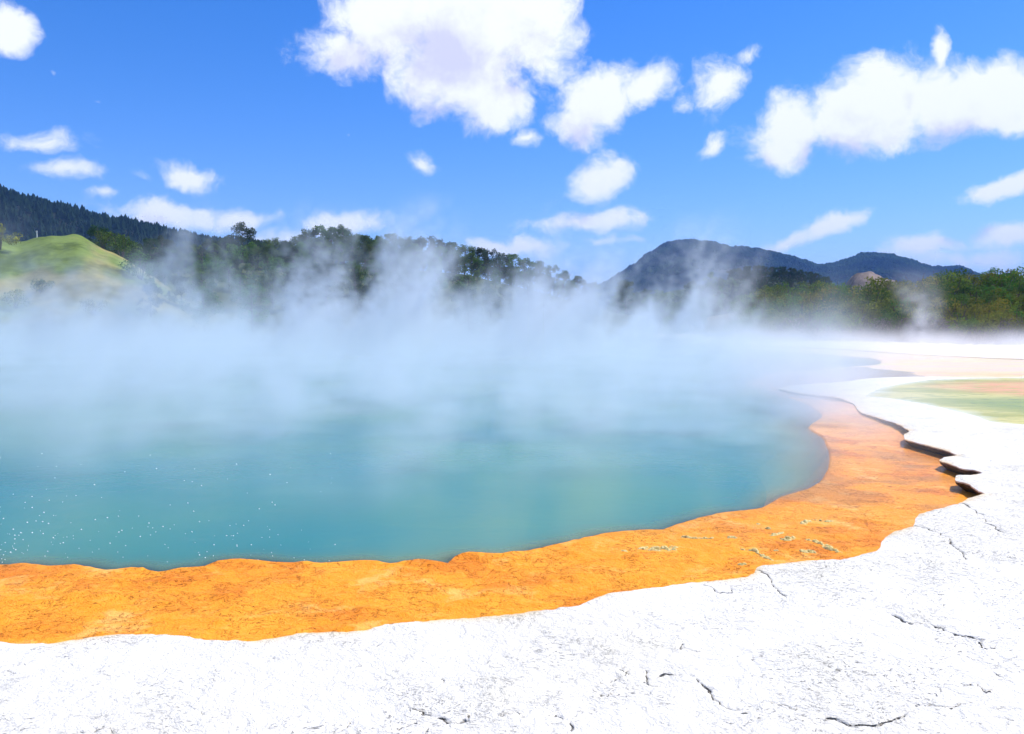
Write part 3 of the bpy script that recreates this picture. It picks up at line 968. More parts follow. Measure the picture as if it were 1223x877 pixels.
# pines along the skyline of the middle ridge: (column, row of the tree top, kind)
sky = [(160, 296, 'd'), (205, 288, 'd'), (228, 290, 'd'), (252, 287, 'd'), (272, 284, 'd'), (291, 268, 'd'), (310, 288, 'd'), (322, 292, 'p'), (345, 290, 'p'), (358, 282, 'p'), (372, 276, 'p'), (386, 271, 'p'),
       (398, 274, 'p'), (412, 272, 'p'), (426, 281, 'p'), (440, 284, 'p'), (455, 283, 'p'), (470, 281, 'p'), (487, 285, 'p'), (500, 286, 'd'), (513, 284, 'd'), (527, 287, 'd'), (540, 291, 'p'),
       (555, 294, 'p'), (570, 297, 'd'), (583, 299, 'd'), (597, 303, 'd'), (611, 305, 'p'), (626, 310, 'p'), (641, 313, 'p'), (657, 318, 'p'), (673, 324, 'p'), (690, 331, 'p'), (707, 338, 'p')]
for i, (px, py, kd_) in enumerate(sky):
    D = 148 + rnd.uniform(-3, 5)
    x = px_x(px, D)
    gz = float(ground_z(np.array([x]), np.array([D]))[0])
    s = (height_at(py, D) - gz) / 6.9
    s = min(max(s, 0.35), 1.6)
    if px == 291:
        lab, grp, lm = 'tall dark dense pine standing alone above the left end of the ridge', None, 'darkpine'
    elif kd_ == 'd' and px < 330:
        lab, grp, lm = 'dark pine on the ridge left of the tall lone pine', 'pines along the ridge skyline', 'darkpine'
        if px > 291: lab, grp = 'small dark pine just right of the tall lone pine', None
    elif px < 345:
        lab, grp, lm = 'low grey green pine in the dip between lone pine and ridge top', None, 'pine'
    elif px < 420:
        lab, grp, lm = 'tufted green pine on the highest part of the ridge', 'pines along the ridge skyline', 'pine'
    elif px < 495:
        lab, grp, lm = 'green pine veiled by a steam wisp on the middle of the ridge', 'pines along the ridge skyline', 'pine'
    elif kd_ == 'd' and px < 535:
        lab, grp, lm = 'dark pine on the ridge, clear above the steam right of the wisp', 'pines along the ridge skyline', 'darkpine'
    elif px < 600:
        lab, grp, lm = 'pine where the ridge begins to fall away', 'pines along the ridge skyline', 'darkpine' if kd_ == 'd' else 'pine'
    else:
        lab, grp, lm = 'small pine on the low end of the ridge, fading into steam', 'pines along the ridge skyline', 'pine'
    plant('pine%d' % (i % 5), lm, x, D, s * (1.2 if px == 291 else 1.05), 'pine_tree', lab, 'tree', grp, sz=s)
# trees lower on the slope of the ridge
k = 0
for row, (D, n) in enumerate([(144, 44), (134, 34), (123, 28), (110, 22), (97, 15), (85, 9)]):
    for j in range(n):
        px = 165 + (700 - 165) * (j + 0.5 + rnd.uniform(-.35, .35)) / n
        y = D + rnd.uniform(-3.5, 3.5); x = px_x(px, y)
        gz = float(ground_z(np.array([x]), np.array([y]))[0])
        top = np.interp(px, [150, 290, 380, 500, 600, 700], [300, 290, 279, 290, 311, 341]) + row * 8
        s = min(max((height_at(top, y) - gz) / 6.9, 0.3), 1.05) * rnd.uniform(.8, 1.05)
        lm = rnd.choice(['pine', 'pine', 'mid', 'darkpine'])
        nm = {'pine': 'pine_tree', 'darkpine': 'pine_tree', 'mid': 'leafy_tree'}[lm]
        lk = {'pine': 'grey green', 'darkpine': 'dark', 'mid': 'fresh green'}[lm]
        where = ['just below the ridge skyline', 'on the upper slope of the ridge', 'halfway down the ridge slope', 'low on the ridge slope half lost in steam', 'near the foot of the slope behind the steam', 'at the far shore behind the thickest steam'][row]
        plant('pine%d' % (k % 5), lm, x, y, s, nm, '%s tree %s' % (lk, where), 'tree', '%s trees %s' % (lk, where)); k += 1
for px, D, s, lab in [(288, 140, .62, 'bright green rounded tree below the tall lone pine'), (252, 124, .60, 'bright yellow green tree low on the left part of the ridge slope'),
                      (262, 122, .45, 'small bright green bush tree touching the yellow green tree'), (318, 110, .55, 'dark green tree with a brown base alone in the clearing of the slope')]:
    e = plant('bush%d' % (int(px) % 5), 'bright' if 'bright' in lab else 'mid', px_x(px, D), D, s * 3.0, 'leafy_tree', lab, 'tree', None, sz=s * 2.6)
# scattered bushes on the knoll
for px, D, s, lm, lab in [(126, 111, 1.1, 'mid', 'dark round bush at the foot of the grassy knoll crest'), (148, 112, 1.6, 'mid', 'larger dark bush between grassy knoll and ridge'), (4, 100, 1.4, 'olive', 'olive bush at the left end of the grassy slope'),
                          (52, 88, .8, 'mid', 'small dark bush standing in the steam below the knoll'), (112, 82, .9, 'olive', 'olive bush low under the grassy knoll'), (170, 100, 1.3, 'mid', 'dark bush right of the grassy knoll above a bare patch'),
                          (20, 84, .8, 'olive', 'low olive bush near the left shore')]:
    plant('bush%d' % (int(px) % 5), lm, px_x(px, D), D, s, 'bush', lab, 'bush', None, 'foliage')
for px, D, s in [(118, 124, .75), (133, 126, .85), (150, 125, .8), (166, 128, .95), (182, 131, .95), (198, 134, .9)]:
    plant('pine%d' % (int(px) % 5), 'darkpine', px_x(px, D), D, s, 'pine_tree', 'blackish pine in the gap between grassy knoll and ridge', 'tree', 'dark pines behind the grassy knoll')

# dark conifers on the wooded hill below the mountain
for j in range(84):
    px = 868 + 125 * (j % 28 + rnd.uniform(0, 1)) / 28
    D = 380 - (j // 28) * 40 + rnd.uniform(-12, 12)
    x = px_x(px, D)
    top = np.interp(px, [860, 900, 950, 985, 1000], [322, 316, 322, 331, 345]) + (j // 28) * 8 + rnd.uniform(0, 6)
    gz = float(ground_z(np.array([x]), np.array([D]))[0])
    s = min(max((height_at(top, D) - gz) / 11.0, 0.5), 1.4)
    w = ['on the crest of the dark wooded hill', 'in the middle row of the dark wooded hill', 'on the lower side of the dark wooded hill'][j // 28]
    if j % 3 == 0: key_, ss_ = 'spire%d' % (j % 2), s * 0.95
    else: key_, ss_ = 'pine%d' % (j % 5), s * 1.45
    plant(key_, 'darkpine', x, D, ss_ * 1.15, 'conifer_tree', 'blackish conifer %s under the mountain' % w, 'tree', 'conifers %s' % w, sz=ss_)
# looser woodland left of it, behind the steam
for j in range(60):
    px = 728 + 165 * rnd.random()
    D = 150 + 190 * (j / 60.0)
    x = px_x(px, D)
    gz = float(ground_z(np.array([x]), np.array([D]))[0])
    lm = rnd.choice(['mid', 'pine', 'darkpine', 'mid'])
    lk = {'pine': 'grey green', 'darkpine': 'dark', 'mid': 'fresh green'}[lm]
    plant('pine%d' % (j % 5), lm, x, D, rnd.uniform(.7, 1.15), 'leafy_tree', '%s tree in the steamy woodland below the mountain' % lk, 'tree', '%s trees below the mountain' % lk)

# thicket along the right bank
rows = [(69.5, 64, 0.55), (73, 30, .75), (77, 30, .85), (82, 28, .95), (88, 26, .95), (95, 24, 1.0), (103, 22, 1.05)]
for ri, (D, n, s0) in enumerate(rows):
    left = [890, 880, 880, 885, 890, 900, 905][ri]
    for j in range(n):
        px = left + (1262 - left) * (j + .5 + rnd.uniform(-.4, .4)) / n
        y = D + rnd.uniform(-1.2, 1.2) - 3.5 - (8.0 - ri * 0.9) * float(sstep(960, 1223, np.array(px)))
        x = px_x(px, y)
        if ri == 0:
            w = 'along the white bank'
            plant('twig%d' % (j % 3), 'brown', x, y, s0 * rnd.uniform(1.0, 1.6), 'twiggy_shrub', 'leafless grey brown twiggy shrub at the foot of the thicket', 'shrub', 'dry shrubs along the white bank', 'twigs')
            continue
        lm = rnd.choice(['olive', 'olive', 'mid', 'mid', 'bright' if px < 1010 and ri > 2 else 'olive'])
        if ri == 1 and rnd.random() < .35: lm = 'twig'
        if lm == 'twig':
            plant('twig%d' % (j % 3), 'brown', x, y, s0 * 1.9, 'twiggy_shrub', 'tall grey brown twiggy shrub among the front green bushes', 'shrub', 'dry shrubs among the front bushes', 'twigs')
            continue
        lk = {'olive': 'olive green', 'mid': 'dark green', 'bright': 'bright green'}[lm]
        part_ = 'left' if px < 1000 else ('middle' if px < 1110 else 'right')
        depth_ = ['', 'in the front row', 'in the second row', 'on the lower slope', 'on the middle slope', 'on the upper slope', 'along the top edge'][ri]
        plant('bush%d' % ((j + ri) % 5), lm, x, y, s0 * rnd.uniform(1.0, 1.4), 'bush', '%s bush %s of the thicket, %s third' % (lk, depth_, part_), 'bush', '%s bushes %s, %s third' % (lk, depth_, part_), 'foliage')
for px, D, s, lm, lab in [(1062, 112, 1.15, 'mid', 'small dark tree standing clear in front of the bare scree mound'), (1080, 112, .9, 'olive', 'olive bush beside the small tree at the scree mound'),
                          (1180, 104, 1.1, 'mid', 'tallest dark bush on the skyline at the right'), (1205, 104, .95, 'mid', 'dark skyline bush just right of the tallest one'),
                          (930, 100, 1.3, 'bright', 'bright green round bush under the dark wooded hill')]:
    plant('bush%d' % (int(px) % 5), lm, px_x(px, D), D, s, 'bush', lab, 'bush', None, 'foliage')
print('plants', len(PLANTS), time.time() - T0)

# far plantation: thousands of conifers that read as one dark mass
tv, tf = [], []
N = 15000
xx = rng.uniform(-1080, -40, N); yy = rng.uniform(520, 960, N)
zz = ground_z(xx, yy)
pxs = PW / 2 + F * xx / yy
ok = (pxs < 640) & (zz > 6)
xx, yy, zz = xx[ok], yy[ok], zz[ok]
n = len(xx)
hh_ = rng.uniform(7, 11.5, n)
# each: three stacked ragged cones, 5 sided
seg = 5
Vl, Fl = [], []
idx0 = 0
for lv, (b0, t0, w0) in enumerate([(0.05, 0.60, 0.36), (0.35, 0.84, 0.27), (0.58, 1.0, 0.18)]):
    apex = np.stack([xx, yy, zz + hh_ * t0], 1)
    ring_ = []
    for s in range(seg):
        a = 2 * math.pi * s / seg + rng.rand(n) * 0.9
        w_ = hh_ * w0 * rng.uniform(.7, 1.3, n)
        ring_.append(np.stack([xx + np.cos(a) * w_, yy + np.sin(a) * w_, zz + hh_ * (b0 + rng.uniform(-.05, .05, n))], 1))
    Vb = np.stack([apex] + ring_, 1).reshape(-1, 3)
    i = np.arange(n) * (seg + 1) + idx0
    for s in range(seg): Fl.append(np.stack([i, i + 1 + s, i + 1 + (s + 1) % seg], 1))
    Vl.append(Vb); idx0 += len(Vb)
me = mesh_np('conifer_forest', np.concatenate(Vl), np.concatenate(Fl), [MAT['blackpine']], smooth=False)
o = link('conifer_forest', me); tag(o, 'dense dark conifer plantation covering the long hill at the left', 'forest', kind='stuff')

# forest cover on the mountain
N = 26000
pxm = rng.uniform(700, 1215, N); dm = 2500 - 900 * rng.rand(N) ** 1.6
xx = (pxm - PW / 2) / F * dm; yy = dm
zz = ground_z(xx, yy)
ok = zz > 12; xx, yy, zz = xx[ok], yy[ok], zz[ok]; n = len(xx)
hh_ = rng.uniform(6, 12, n)
Vl, Fl = [], []
apex = np.stack([xx, yy, zz + hh_], 1)
ring_ = []
for s in range(6):
    a = 2 * math.pi * s / 6 + rng.rand(n)
    w_ = hh_ * rng.uniform(.35, .8, n)
    ring_.append(np.stack([xx + np.cos(a) * w_, yy + np.sin(a) * w_, zz + hh_ * rng.uniform(0.1, 0.55, n)], 1))
Vb = np.stack([apex] + ring_, 1).reshape(-1, 3)
i = np.arange(n) * 7
for s in range(6): Fl.append(np.stack([i, i + 1 + s, i + 1 + (s + 1) % 6], 1))
me = mesh_np('mountain_forest', Vb, np.concatenate(Fl), [MAT['mountain']], smooth=False)
o = link('mountain_forest', me); tag(o, 'blue green forest covering the far mountains at the right', 'forest', kind='stuff')
print('forests', time.time() - T0)

# ------------------------------------------------------------------ mineral crusts on the shelf
crusts = [([(764, 657), (775, 656.5), (786, 657.5), (797, 657), (807, 657)], 4.5, 'broad pale yellow knobbly crust, largest patch on the orange shelf'),
          ([(813, 644), (828, 645), (841, 644.5), (854, 645)], 1.6, 'long thin flat pale crust right above the broad patch'),
          ([(869, 644), (875, 643.5), (881, 644)], 1.8, 'short pale crust between the long thin one and the scattered specks'),
          ([(882, 657), (902, 660), (912, 666), (923, 671)], 2.0, 'curved brownish crust ridge running down to the white rim'),
          ([(904, 627), (909, 628)], 1.5, 'tiny crust speck nearest the deep water edge'),
          ([(914, 632), (920, 633)], 1.7, 'tiny crust just below the speck nearest the deep water'),
          ([(920, 641), (929, 639), (936, 637)], 2.0, 'short slanting crust above the pale lump'),
          ([(934, 645), (940, 646), (946, 643)], 3.0, 'rounded pale yellow crust lump in the middle of the scattered group'),
          ([(957, 627), (962, 625), (967, 624)], 2.4, 'pale crust knob at the left end of the upper right streak'),
          ([(969, 622), (980, 623.5), (987, 624.5), (995, 624)], 1.7, 'thin pale crust streak farthest up the shelf at the right'),
          ([(961, 645), (975, 649), (984, 651), (990, 657), (1000, 660), (1008, 662)], 2.4, 'long stepped yellow crust ridge ending close to the white rim'),
          ([(958, 662), (965, 660.5), (972, 662)], 3.0, 'stubby yellow crust lump below the long stepped ridge'),
          ([(924, 659), (929, 659)], 1.4, 'tiny crust alone between curved ridge and stubby lump'),
          ([(742, 659), (749, 660)], 2.2, 'small round crust left of the broad patch'),
          ([(881, 676), (886, 676.5), (891, 676)], 1.9, 'small flat crust beside the bend of the white rim'),
          ([(884, 608), (890, 609)], 1.3, 'tiny dark crust close to the edge of the turquoise water')]
for ci, (pth, wpx, lab) in enumerate(crusts):
    L = np.array([at(a, b, 0.0) for a, b in pth])
    dc = np.linalg.norm(L.mean(0))
    hw = wpx / F * dc * 2.5        # foreshortened: width across is larger on the ground
    seglen = np.linalg.norm(np.diff(L, axis=0), axis=1); tot = seglen.sum()
    cum = np.concatenate([[0], np.cumsum(seglen)])
    nu = max(14, int((tot + hw) / 0.009)); nv2 = max(9, int(2 * hw / 0.010))
    u = np.linspace(-hw * 0.4, tot + hw * 0.4, nu)
    cx = np.interp(u, cum, L[:, 0]) ; cy = np.interp(u, cum, L[:, 1])
    d0 = (L[1] - L[0]) / seglen[0]; d1 = (L[-1] - L[-2]) / seglen[-1]
    cx = cx + np.where(u < 0, u * d0[0], 0) + np.where(u > tot, (u - tot) * d1[0], 0)
    cy = cy + np.where(u < 0, u * d0[1], 0) + np.where(u > tot, (u - tot) * d1[1], 0)
    tx, ty = np.gradient(cx), np.gradient(cy); tl = np.hypot(tx, ty); tx, ty = tx / tl, ty / tl
    vv = np.linspace(-1, 1, nv2)
    U, Vq = np.meshgrid(u, vv, indexing='ij')
    e_ = np.clip((1 - np.abs((U - tot / 2) / (tot / 2 + hw * 0.42)) ** 3), 0, 1)
    wv = hw * (0.35 + 0.9 * fbm(U * 14, U * 0 + ci, 3, 5)) * np.sqrt(e_)
    Xc = cx[:, None] - ty[:, None] * Vq * wv; Yc = cy[:, None] + tx[:, None] * Vq * wv
    prof_ = (1 - Vq ** 2) * e_
    kn_ = fbm(Xc * 45, Yc * 45, 3, 6 + ci)
    Pc = np.stack([Xc.ravel(), Yc.ravel()], 1)
    zb = shelf_z(Pc)[0].reshape(Xc.shape)
    zb = np.maximum(zb, 0.0) * 0 + np.maximum(zb, -0.01)
    hc = 0.012 + 0.16 * min(hw, 0.06)
    Zc = zb - 0.012 + prof_ ** 0.5 * hc * np.clip(kn_ * 2.6 - 0.55, 0.05, 1.3) * 1.4
    ii = np.arange(nu * nv2).reshape(nu, nv2)
    q = np.stack([ii[:-1, :-1], ii[1:, :-1], ii[1:, 1:], ii[:-1, 1:]], -1).reshape(-1, 4)
    me = mesh_np('mineral_crust', np.column_stack([Xc.ravel() - L[0, 0], Yc.ravel() - L[0, 1], Zc.ravel()]), q, [MAT['crust']])
    o = link('mineral_crust', me); o.location = (L[0, 0], L[0, 1], 0)
    tag(o, lab, 'mineral crust', 'mineral crusts on the orange shelf')

# foam bubbles rising to the surface
bm = bmesh.new()
bmesh.ops.create_icosphere(bm, subdivisions=1, radius=1)
iv = np.array([v.co[:] for v in bm.verts]); bm.verts.index_update()
jf = np.array([[v.index for v in f.verts] for f in bm.faces]); bm.free()
cx_, sz_ = [], []
for _ in range(1500):
    px = rnd.uniform(-40, 400); py = rnd.uniform(540, 672)
    dens = 0.10 + 0.9 * math.exp(-((px - 20) / 75) ** 2 - ((py - 640) / 32) ** 2) + 0.45 * math.exp(-((px - 250) / 140) ** 2 - ((py - (598 + px * 0.17)) / 20) ** 2)
    if rnd.random() < dens * 0.55:
        cx_.append((*at(px, py, 0), 0.0)); sz_.append(rnd.choice([.003, .004, .005, .007]) * (0.7 + py and 1) * (np.hypot(*at(px, py, 0)) / 8))
cx_ = np.array(cx_); sz_ = np.array(sz_)
nb = len(cx_)
Vb = (iv[None] * sz_[:, None, None] + cx_[:, None]).reshape(-1, 3)
Fb = (jf[None] + (np.arange(nb) * len(iv))[:, None, None]).reshape(-1, 3)
o = link('bubbles', mesh_np('bubbles', Vb, Fb, [MAT['bubble']])); tag(o, 'tiny white gas bubbles dotted over the turquoise water', 'bubbles', kind='stuff')

# white marker post on the knoll
D = 113.0; x = px_x(48.5, D); z = float(ground_z(np.array([x]), np.array([D]))[0])
root = bpy.data.objects.new('marker_post', None); C.objects.link(root); root.location = (x, D, z)
tag(root, 'tiny white marker post on the crest of the grassy knoll', 'post')
bm = bmesh.new()
bmesh.ops.create_cone(bm, cap_ends=True, segments=8, radius1=0.07, radius2=0.06, depth=0.9, matrix=Matrix.Translation((0, 0, 0.35)))
me = bpy.data.meshes.new('shaft'); bm.to_mesh(me); bm.free(); me.materials.append(MAT['post']); link('shaft', me, root)
bm = bmesh.new()
bmesh.ops.create_cube(bm, size=1, matrix=Matrix.Translation((0, -0.02, 0.84)) @ Matrix.Diagonal((0.24, 0.05, 0.16, 1)))
bmesh.ops.bevel(bm, geom=bm.edges[:], offset=0.01, segments=1, affect='EDGES')
me = bpy.data.meshes.new('board'); bm.to_mesh(me); bm.free(); me.materials.append(MAT['post']); link('board', me, root)

# ------------------------------------------------------------------ steam: a voxel volume over the pool
def steam_object(name, label, lo, hi, res, density_fn, dens, colr, aniso=0.25):
    m = bpy.data.materials.new(name + '_vapour'); m.use_nodes = True
    t = m.node_tree; t.nodes.clear()
    oo = t.nodes.new('ShaderNodeOutputMaterial'); pv = t.nodes.new('ShaderNodeVolumePrincipled')
    pv.inputs['Color'].default_value = col(*colr); pv.inputs['Density'].default_value = dens; pv.inputs['Anisotropy'].default_value = aniso
    t.links.new(pv.outputs[0], oo.inputs['Volume'])
    ng = bpy.data.node_groups.new(name + '_field', 'GeometryNodeTree')
    ng.interface.new_socket('Geometry', in_out='INPUT', socket_type='NodeSocketGeometry')
    ng.interface.new_socket('Geometry', in_out='OUTPUT', socket_type='NodeSocketGeometry')
    go = ng.nodes.new('NodeGroupOutput')
    vc = ng.nodes.new('GeometryNodeVolumeCube')
    vc.inputs['Min'].default_value = lo; vc.inputs['Max'].default_value = hi
    for a, r_ in zip('XYZ', res): vc.inputs['Resolution ' + a].default_value = r_
    g = NT(ng)
    pos = ng.nodes.new('GeometryNodeInputPosition').outputs[0]
    g.put(vc.inputs['Density'], density_fn(g, pos))
    sm = ng.nodes.new('GeometryNodeSetMaterial'); sm.inputs['Material'].default_value = m
    ng.links.new(vc.outputs[0], sm.inputs['Geometry']); ng.links.new(sm.outputs[0], go.inputs[0])
    bm = bmesh.new(); bmesh.ops.create_cube(bm, size=1)
    for v_ in bm.verts: v_.co = Vector([lo[i] if v_.co[i] < 0 else hi[i] for i in range(3)])
    me = bpy.data.meshes.new(name); bm.to_mesh(me); bm.free(); me.materials.append(m)
    o = link(name, me)
    md = o.modifiers.new('field', 'NODES'); md.node_group = ng
    tag(o, label, 'steam', kind='stuff')
    return o


# places where the steam climbs highest: (photo column at distance D, D, height, half width, strength)
COLUMNS = [(-40, 40, 3.4, 6, .45), (60, 44, 3.8, 4, .45), (175, 48, 6.6, 2.2, .5), (235, 50, 5.2, 1.8, .55), (345, 50, 6.8, 3.0, 1.0), (405, 46, 4.5, 3, .8), (462, 48, 7.2, 2.8, 1.1), (590, 44, 4.6, 3.5, 1.2),
           (665, 47, 5.4, 3.2, 1.2), (735, 50, 4.4, 2.6, .9), (800, 52, 6.8, 3.0, 1.0), (860, 54, 5.4, 2.2, .8), (915, 56, 6.2, 1.6, .55), (80, 20, 1.8, 2.5, .7), (250, 26, 2.4, 3, .8), (470, 12, 1.3, 0.8, .9), (560, 20, 2.0, 1.6, .9), (640, 11, 1.3, 0.7, 1.1), (330, 9, 1.0, 0.45, .9), (430, 8.5, 1.0, 0.4, 1.0), (250, 15, 1.4, 1.0, .9), (570, 13, 1.4, 0.8, 1.1), (740, 12, 1.2, 0.7, 1.0), (890, 12.5, 1.2, 0.8, 1.0), (1000, 15, 1.1, 1.0, 1.0), (700, 16, 1.6, 1.2, .8), (820, 13, 1.0, 0.8, .8), (880, 22, 1.9, 2.0, .8), (330, 13, 1.2, 0.8, 1.0), (960, 17, 1.5, 1.3, 1.0), (930, 14, 1.2, 0.9, .9), (510, 10, 1.2, 0.5, 1.0), (150, 11, 1.0, 0.7, .6), (420, 18, 1.7, 1.4, .9), (780, 20, 1.8, 1.4, .9)]


def pool_steam(g, pos):
    x, y, z = g.xyz(pos)
    # drift: steam leans to the right as it rises
    xs = g.m('SUBTRACT', x, g.m('MULTIPLY', z, 0.35))
    e = g.v('LENGTH', g.comb(g.m('DIVIDE', g.m('ADD', xs, 14.0), 36.5), g.m('DIVIDE', g.m('SUBTRACT', y, 35.5), 30.5), 0.0))
    foot = g.m('MULTIPLY', g.ss(e, 1.08, 0.82), g.ss(g.m('SUBTRACT', xs, g.m('MULTIPLY', y, 0.25)), 6.8, 0.5))
    w = g.v('SUBTRACT', g.noise(g.comb(xs, y, g.m('MULTIPLY', z, 0.6)), 0.20, 3, 0.55, col=True), (0.5, 0.5, 0.5))
    p = g.v('ADD', g.comb(xs, y, g.m('MULTIPLY', z, 0.42)), g.v('SCALE', w, 7.5))
    n1 = g.noise(p, 0.19, 5, 0.62)
    n2 = g.noise(p, 0.80, 5, 0.70)
    nn = g.m('ADD', g.m('MULTIPLY', n1, 0.50), g.m('MULTIPLY', n2, 0.50))
    wxx, wyy, wzz = g.xyz(w)
    boost = None; hb = None
    for (px, D, h, wd, st_) in COLUMNS:
        cx_ = (px - PW / 2) / F * D
        dx_ = g.m('DIVIDE', g.m('SUBTRACT', g.m('ADD', xs, g.m('MULTIPLY', wxx, 5.0)), cx_), wd)
        dy_ = g.m('DIVIDE', g.m('SUBTRACT', y, D), wd * 1.9)
        q = g.m('EXPONENT', g.m('MULTIPLY', g.m('ADD', g.m('MULTIPLY', dx_, dx_), g.m('MULTIPLY', dy_, dy_)), -0.8))
        a_ = g.m('MULTIPLY', q, st_ * (1.7 if D < 19 else 1.0)); b_ = g.m('MULTIPLY', q, h)
        boost = a_ if boost is None else g.m('ADD', boost, a_)
        hb = b_ if hb is None else g.m('MAXIMUM', hb, b_)
    base = g.noise(g.comb(xs, y, 3.0), 0.13, 2, 0.5)
    far_ = g.ss(y, 9.0, 40.0)
    H = g.m('ADD', g.m('ADD', 0.75, g.m('MULTIPLY', far_, 0.7)), g.m('ADD', hb, g.m('MULTIPLY', g.m('MULTIPLY', g.ss(base, 0.45, 0.65), far_), 1.6)))
    hz_ = g.m('DIVIDE', z, H)
    hf = g.m('MULTIPLY', g.ss(hz_, 1.35, 0.15), g.m('ADD', 0.42, g.m('MULTIPLY', boost, 1.35)))
    thr = g.m('ADD', 0.44, g.m('MULTIPLY', g.m('MINIMUM', hz_, 1.6), 0.055))
    wis = g.ss(nn, g.m('ADD', thr, 0.02), g.m('ADD', thr, 0.10))
    lay = g.m('MULTIPLY', g.m('EXPONENT', g.m('MULTIPLY', g.m('MULTIPLY', z, z), -0.55)), g.ss(nn, 0.39, 0.60))
    amt = g.m('ADD', 0.58, g.m('MULTIPLY', g.ss(y, 14.0, 42.0), 0.50))
    d = g.m('MULTIPLY', g.m('MULTIPLY', g.m('ADD', g.m('MULTIPLY', hf, wis), g.m('MULTIPLY', lay, 0.27)), amt), foot)
    return g.m('MULTIPLY', d, g.ss(z, 9.6, 8.0))


steam_object('steam', 'white steam drifting up from the turquoise pool', (-56, 5.5, 0.02), (30, 68, 9.8), (270, 196, 44), pool_steam, 0.27, (.83, .915, 1.0), 0.15)


def vent_steam(g, pos):
    x, y, z = g.xyz(pos)
    zz_ = g.m('SUBTRACT', z, 0.2)
    cx_ = g.m('SUBTRACT', g.m('SUBTRACT', x, 29.3), g.m('MULTIPLY', g.m('SINE', g.m('MULTIPLY', zz_, 0.9)), 0.35))
    cy_ = g.m('SUBTRACT', y, 58.0)
    w = g.v('SCALE', g.v('SUBTRACT', g.noise(pos, 0.7, 3, 0.6, col=True), (0.5, 0.5, 0.5)), 2.4)
    wx, wy, wz = g.xyz(w)
    rad_ = g.v('LENGTH', g.comb(g.m('ADD', cx_, wx), g.m('ADD', cy_, wy), 0.0))
    wd = g.m('ADD', 1.1, g.m('MULTIPLY', zz_, 0.30))
    core = g.ss(g.m('DIVIDE', rad_, wd), 1.0, 0.1)
    n = g.noise(pos, 1.1, 4, 0.65)
    core = g.m('MULTIPLY', core, g.m('MULTIPLY', g.ss(n, 0.34, 0.62), g.ss(zz_, 6.0, 0.6)))
    # low skirt of vapour drifting over the flats
    sk = g.m('MULTIPLY', g.m('EXPONENT', g.m('MULTIPLY', g.v('LENGTH', g.comb(g.m('DIVIDE', g.m('SUBTRACT', x, 30.5), 9.0), g.m('DIVIDE', g.m('SUBTRACT', y, 52.0), 8.0), 0.0)), -1.3)), g.m('EXPONENT', g.m('MULTIPLY', zz_, -1.5)))
    sk = g.m('MULTIPLY', sk, g.m('MULTIPLY', g.ss(g.noise(pos, 0.4, 3), 0.42, 0.7), 0.07))
    # thin ground mist lying on the channel and the flats
    mist = g.m('MULTIPLY', g.m('EXPONENT', g.m('MULTIPLY', g.m('MULTIPLY', zz_, zz_), -1.6)), g.m('MULTIPLY', g.ss(g.noise(pos, 0.33, 4, 0.6), 0.34, 0.64), 0.24))
    mist = g.m('MULTIPLY', mist, g.m('MULTIPLY', g.ss(y, 33.0, 40.0), g.m('MULTIPLY', g.ss(y, 63.0, 57.0), g.m('MULTIPLY', g.ss(x, 9.0, 14.0), g.ss(x, 45.0, 38.0)))))
    return g.m('ADD', g.m('ADD', core, sk), mist)


steam_object('steam_plume', 'separate white steam plume rising from the flats before the thicket', (8, 32, 0.03), (46, 66, 7.2), (130, 116, 44), vent_steam, 0.60, (.97, .97, .985), 0.1)

# ------------------------------------------------------------------ haze
m = bpy.data.materials.new('haze_air'); m.use_nodes = True
t = m.node_tree; t.nodes.clear()
oo = t.nodes.new('ShaderNodeOutputMaterial'); pv = t.nodes.new('ShaderNodeVolumePrincipled')
pv.inputs['Color'].default_value = col(.22, .46, 1.0); pv.inputs['Density'].default_value = 0.00013; pv.inputs['Anisotropy'].default_value = 0.0
t.links.new(pv.outputs[0], oo.inputs['Volume'])
bm = bmesh.new(); bmesh.ops.create_cube(bm, size=1)
for v_ in bm.verts: v_.co = Vector((v_.co.x * 19000, v_.co.y * 19000, -6 if v_.co.z < 0 else 470))
me = bpy.data.meshes.new('haze'); bm.to_mesh(me); bm.free(); me.materials.append(m)
o = link('haze', me); tag(o, 'thin blue air haze over the whole landscape', 'haze', kind='stuff')

# ------------------------------------------------------------------ sky and sun
SUN_AZ, SUN_EL = R(68), R(55)
world = bpy.data.worlds.new('World'); scene.world = world
world.use_nodes = True
nt = world.node_tree; nt.nodes.clear(); g = NT(nt)
wo = g.n('ShaderNodeOutputWorld'); bg = g.n('ShaderNodeBackground')
sky_n = g.n('ShaderNodeTexSky', sky_type='NISHITA')
sky_n.sun_disc = False; sky_n.sun_elevation = SUN_EL; sky_n.sun_rotation = SUN_AZ
sky_n.altitude = 300; sky_n.air_density = 1.0; sky_n.dust_density = 0.3; sky_n.ozone_density = 2.0
D_ = g.n('ShaderNodeTexCoord').outputs['Generated']
dx, dy, dz = g.xyz(D_)
# direction as (azimuth, elevation)
AZ = g.m('ARCTAN2', dx, dy); EL = g.m('ARCSINE', dz)
base_v = g.comb(AZ, EL, 0.0)

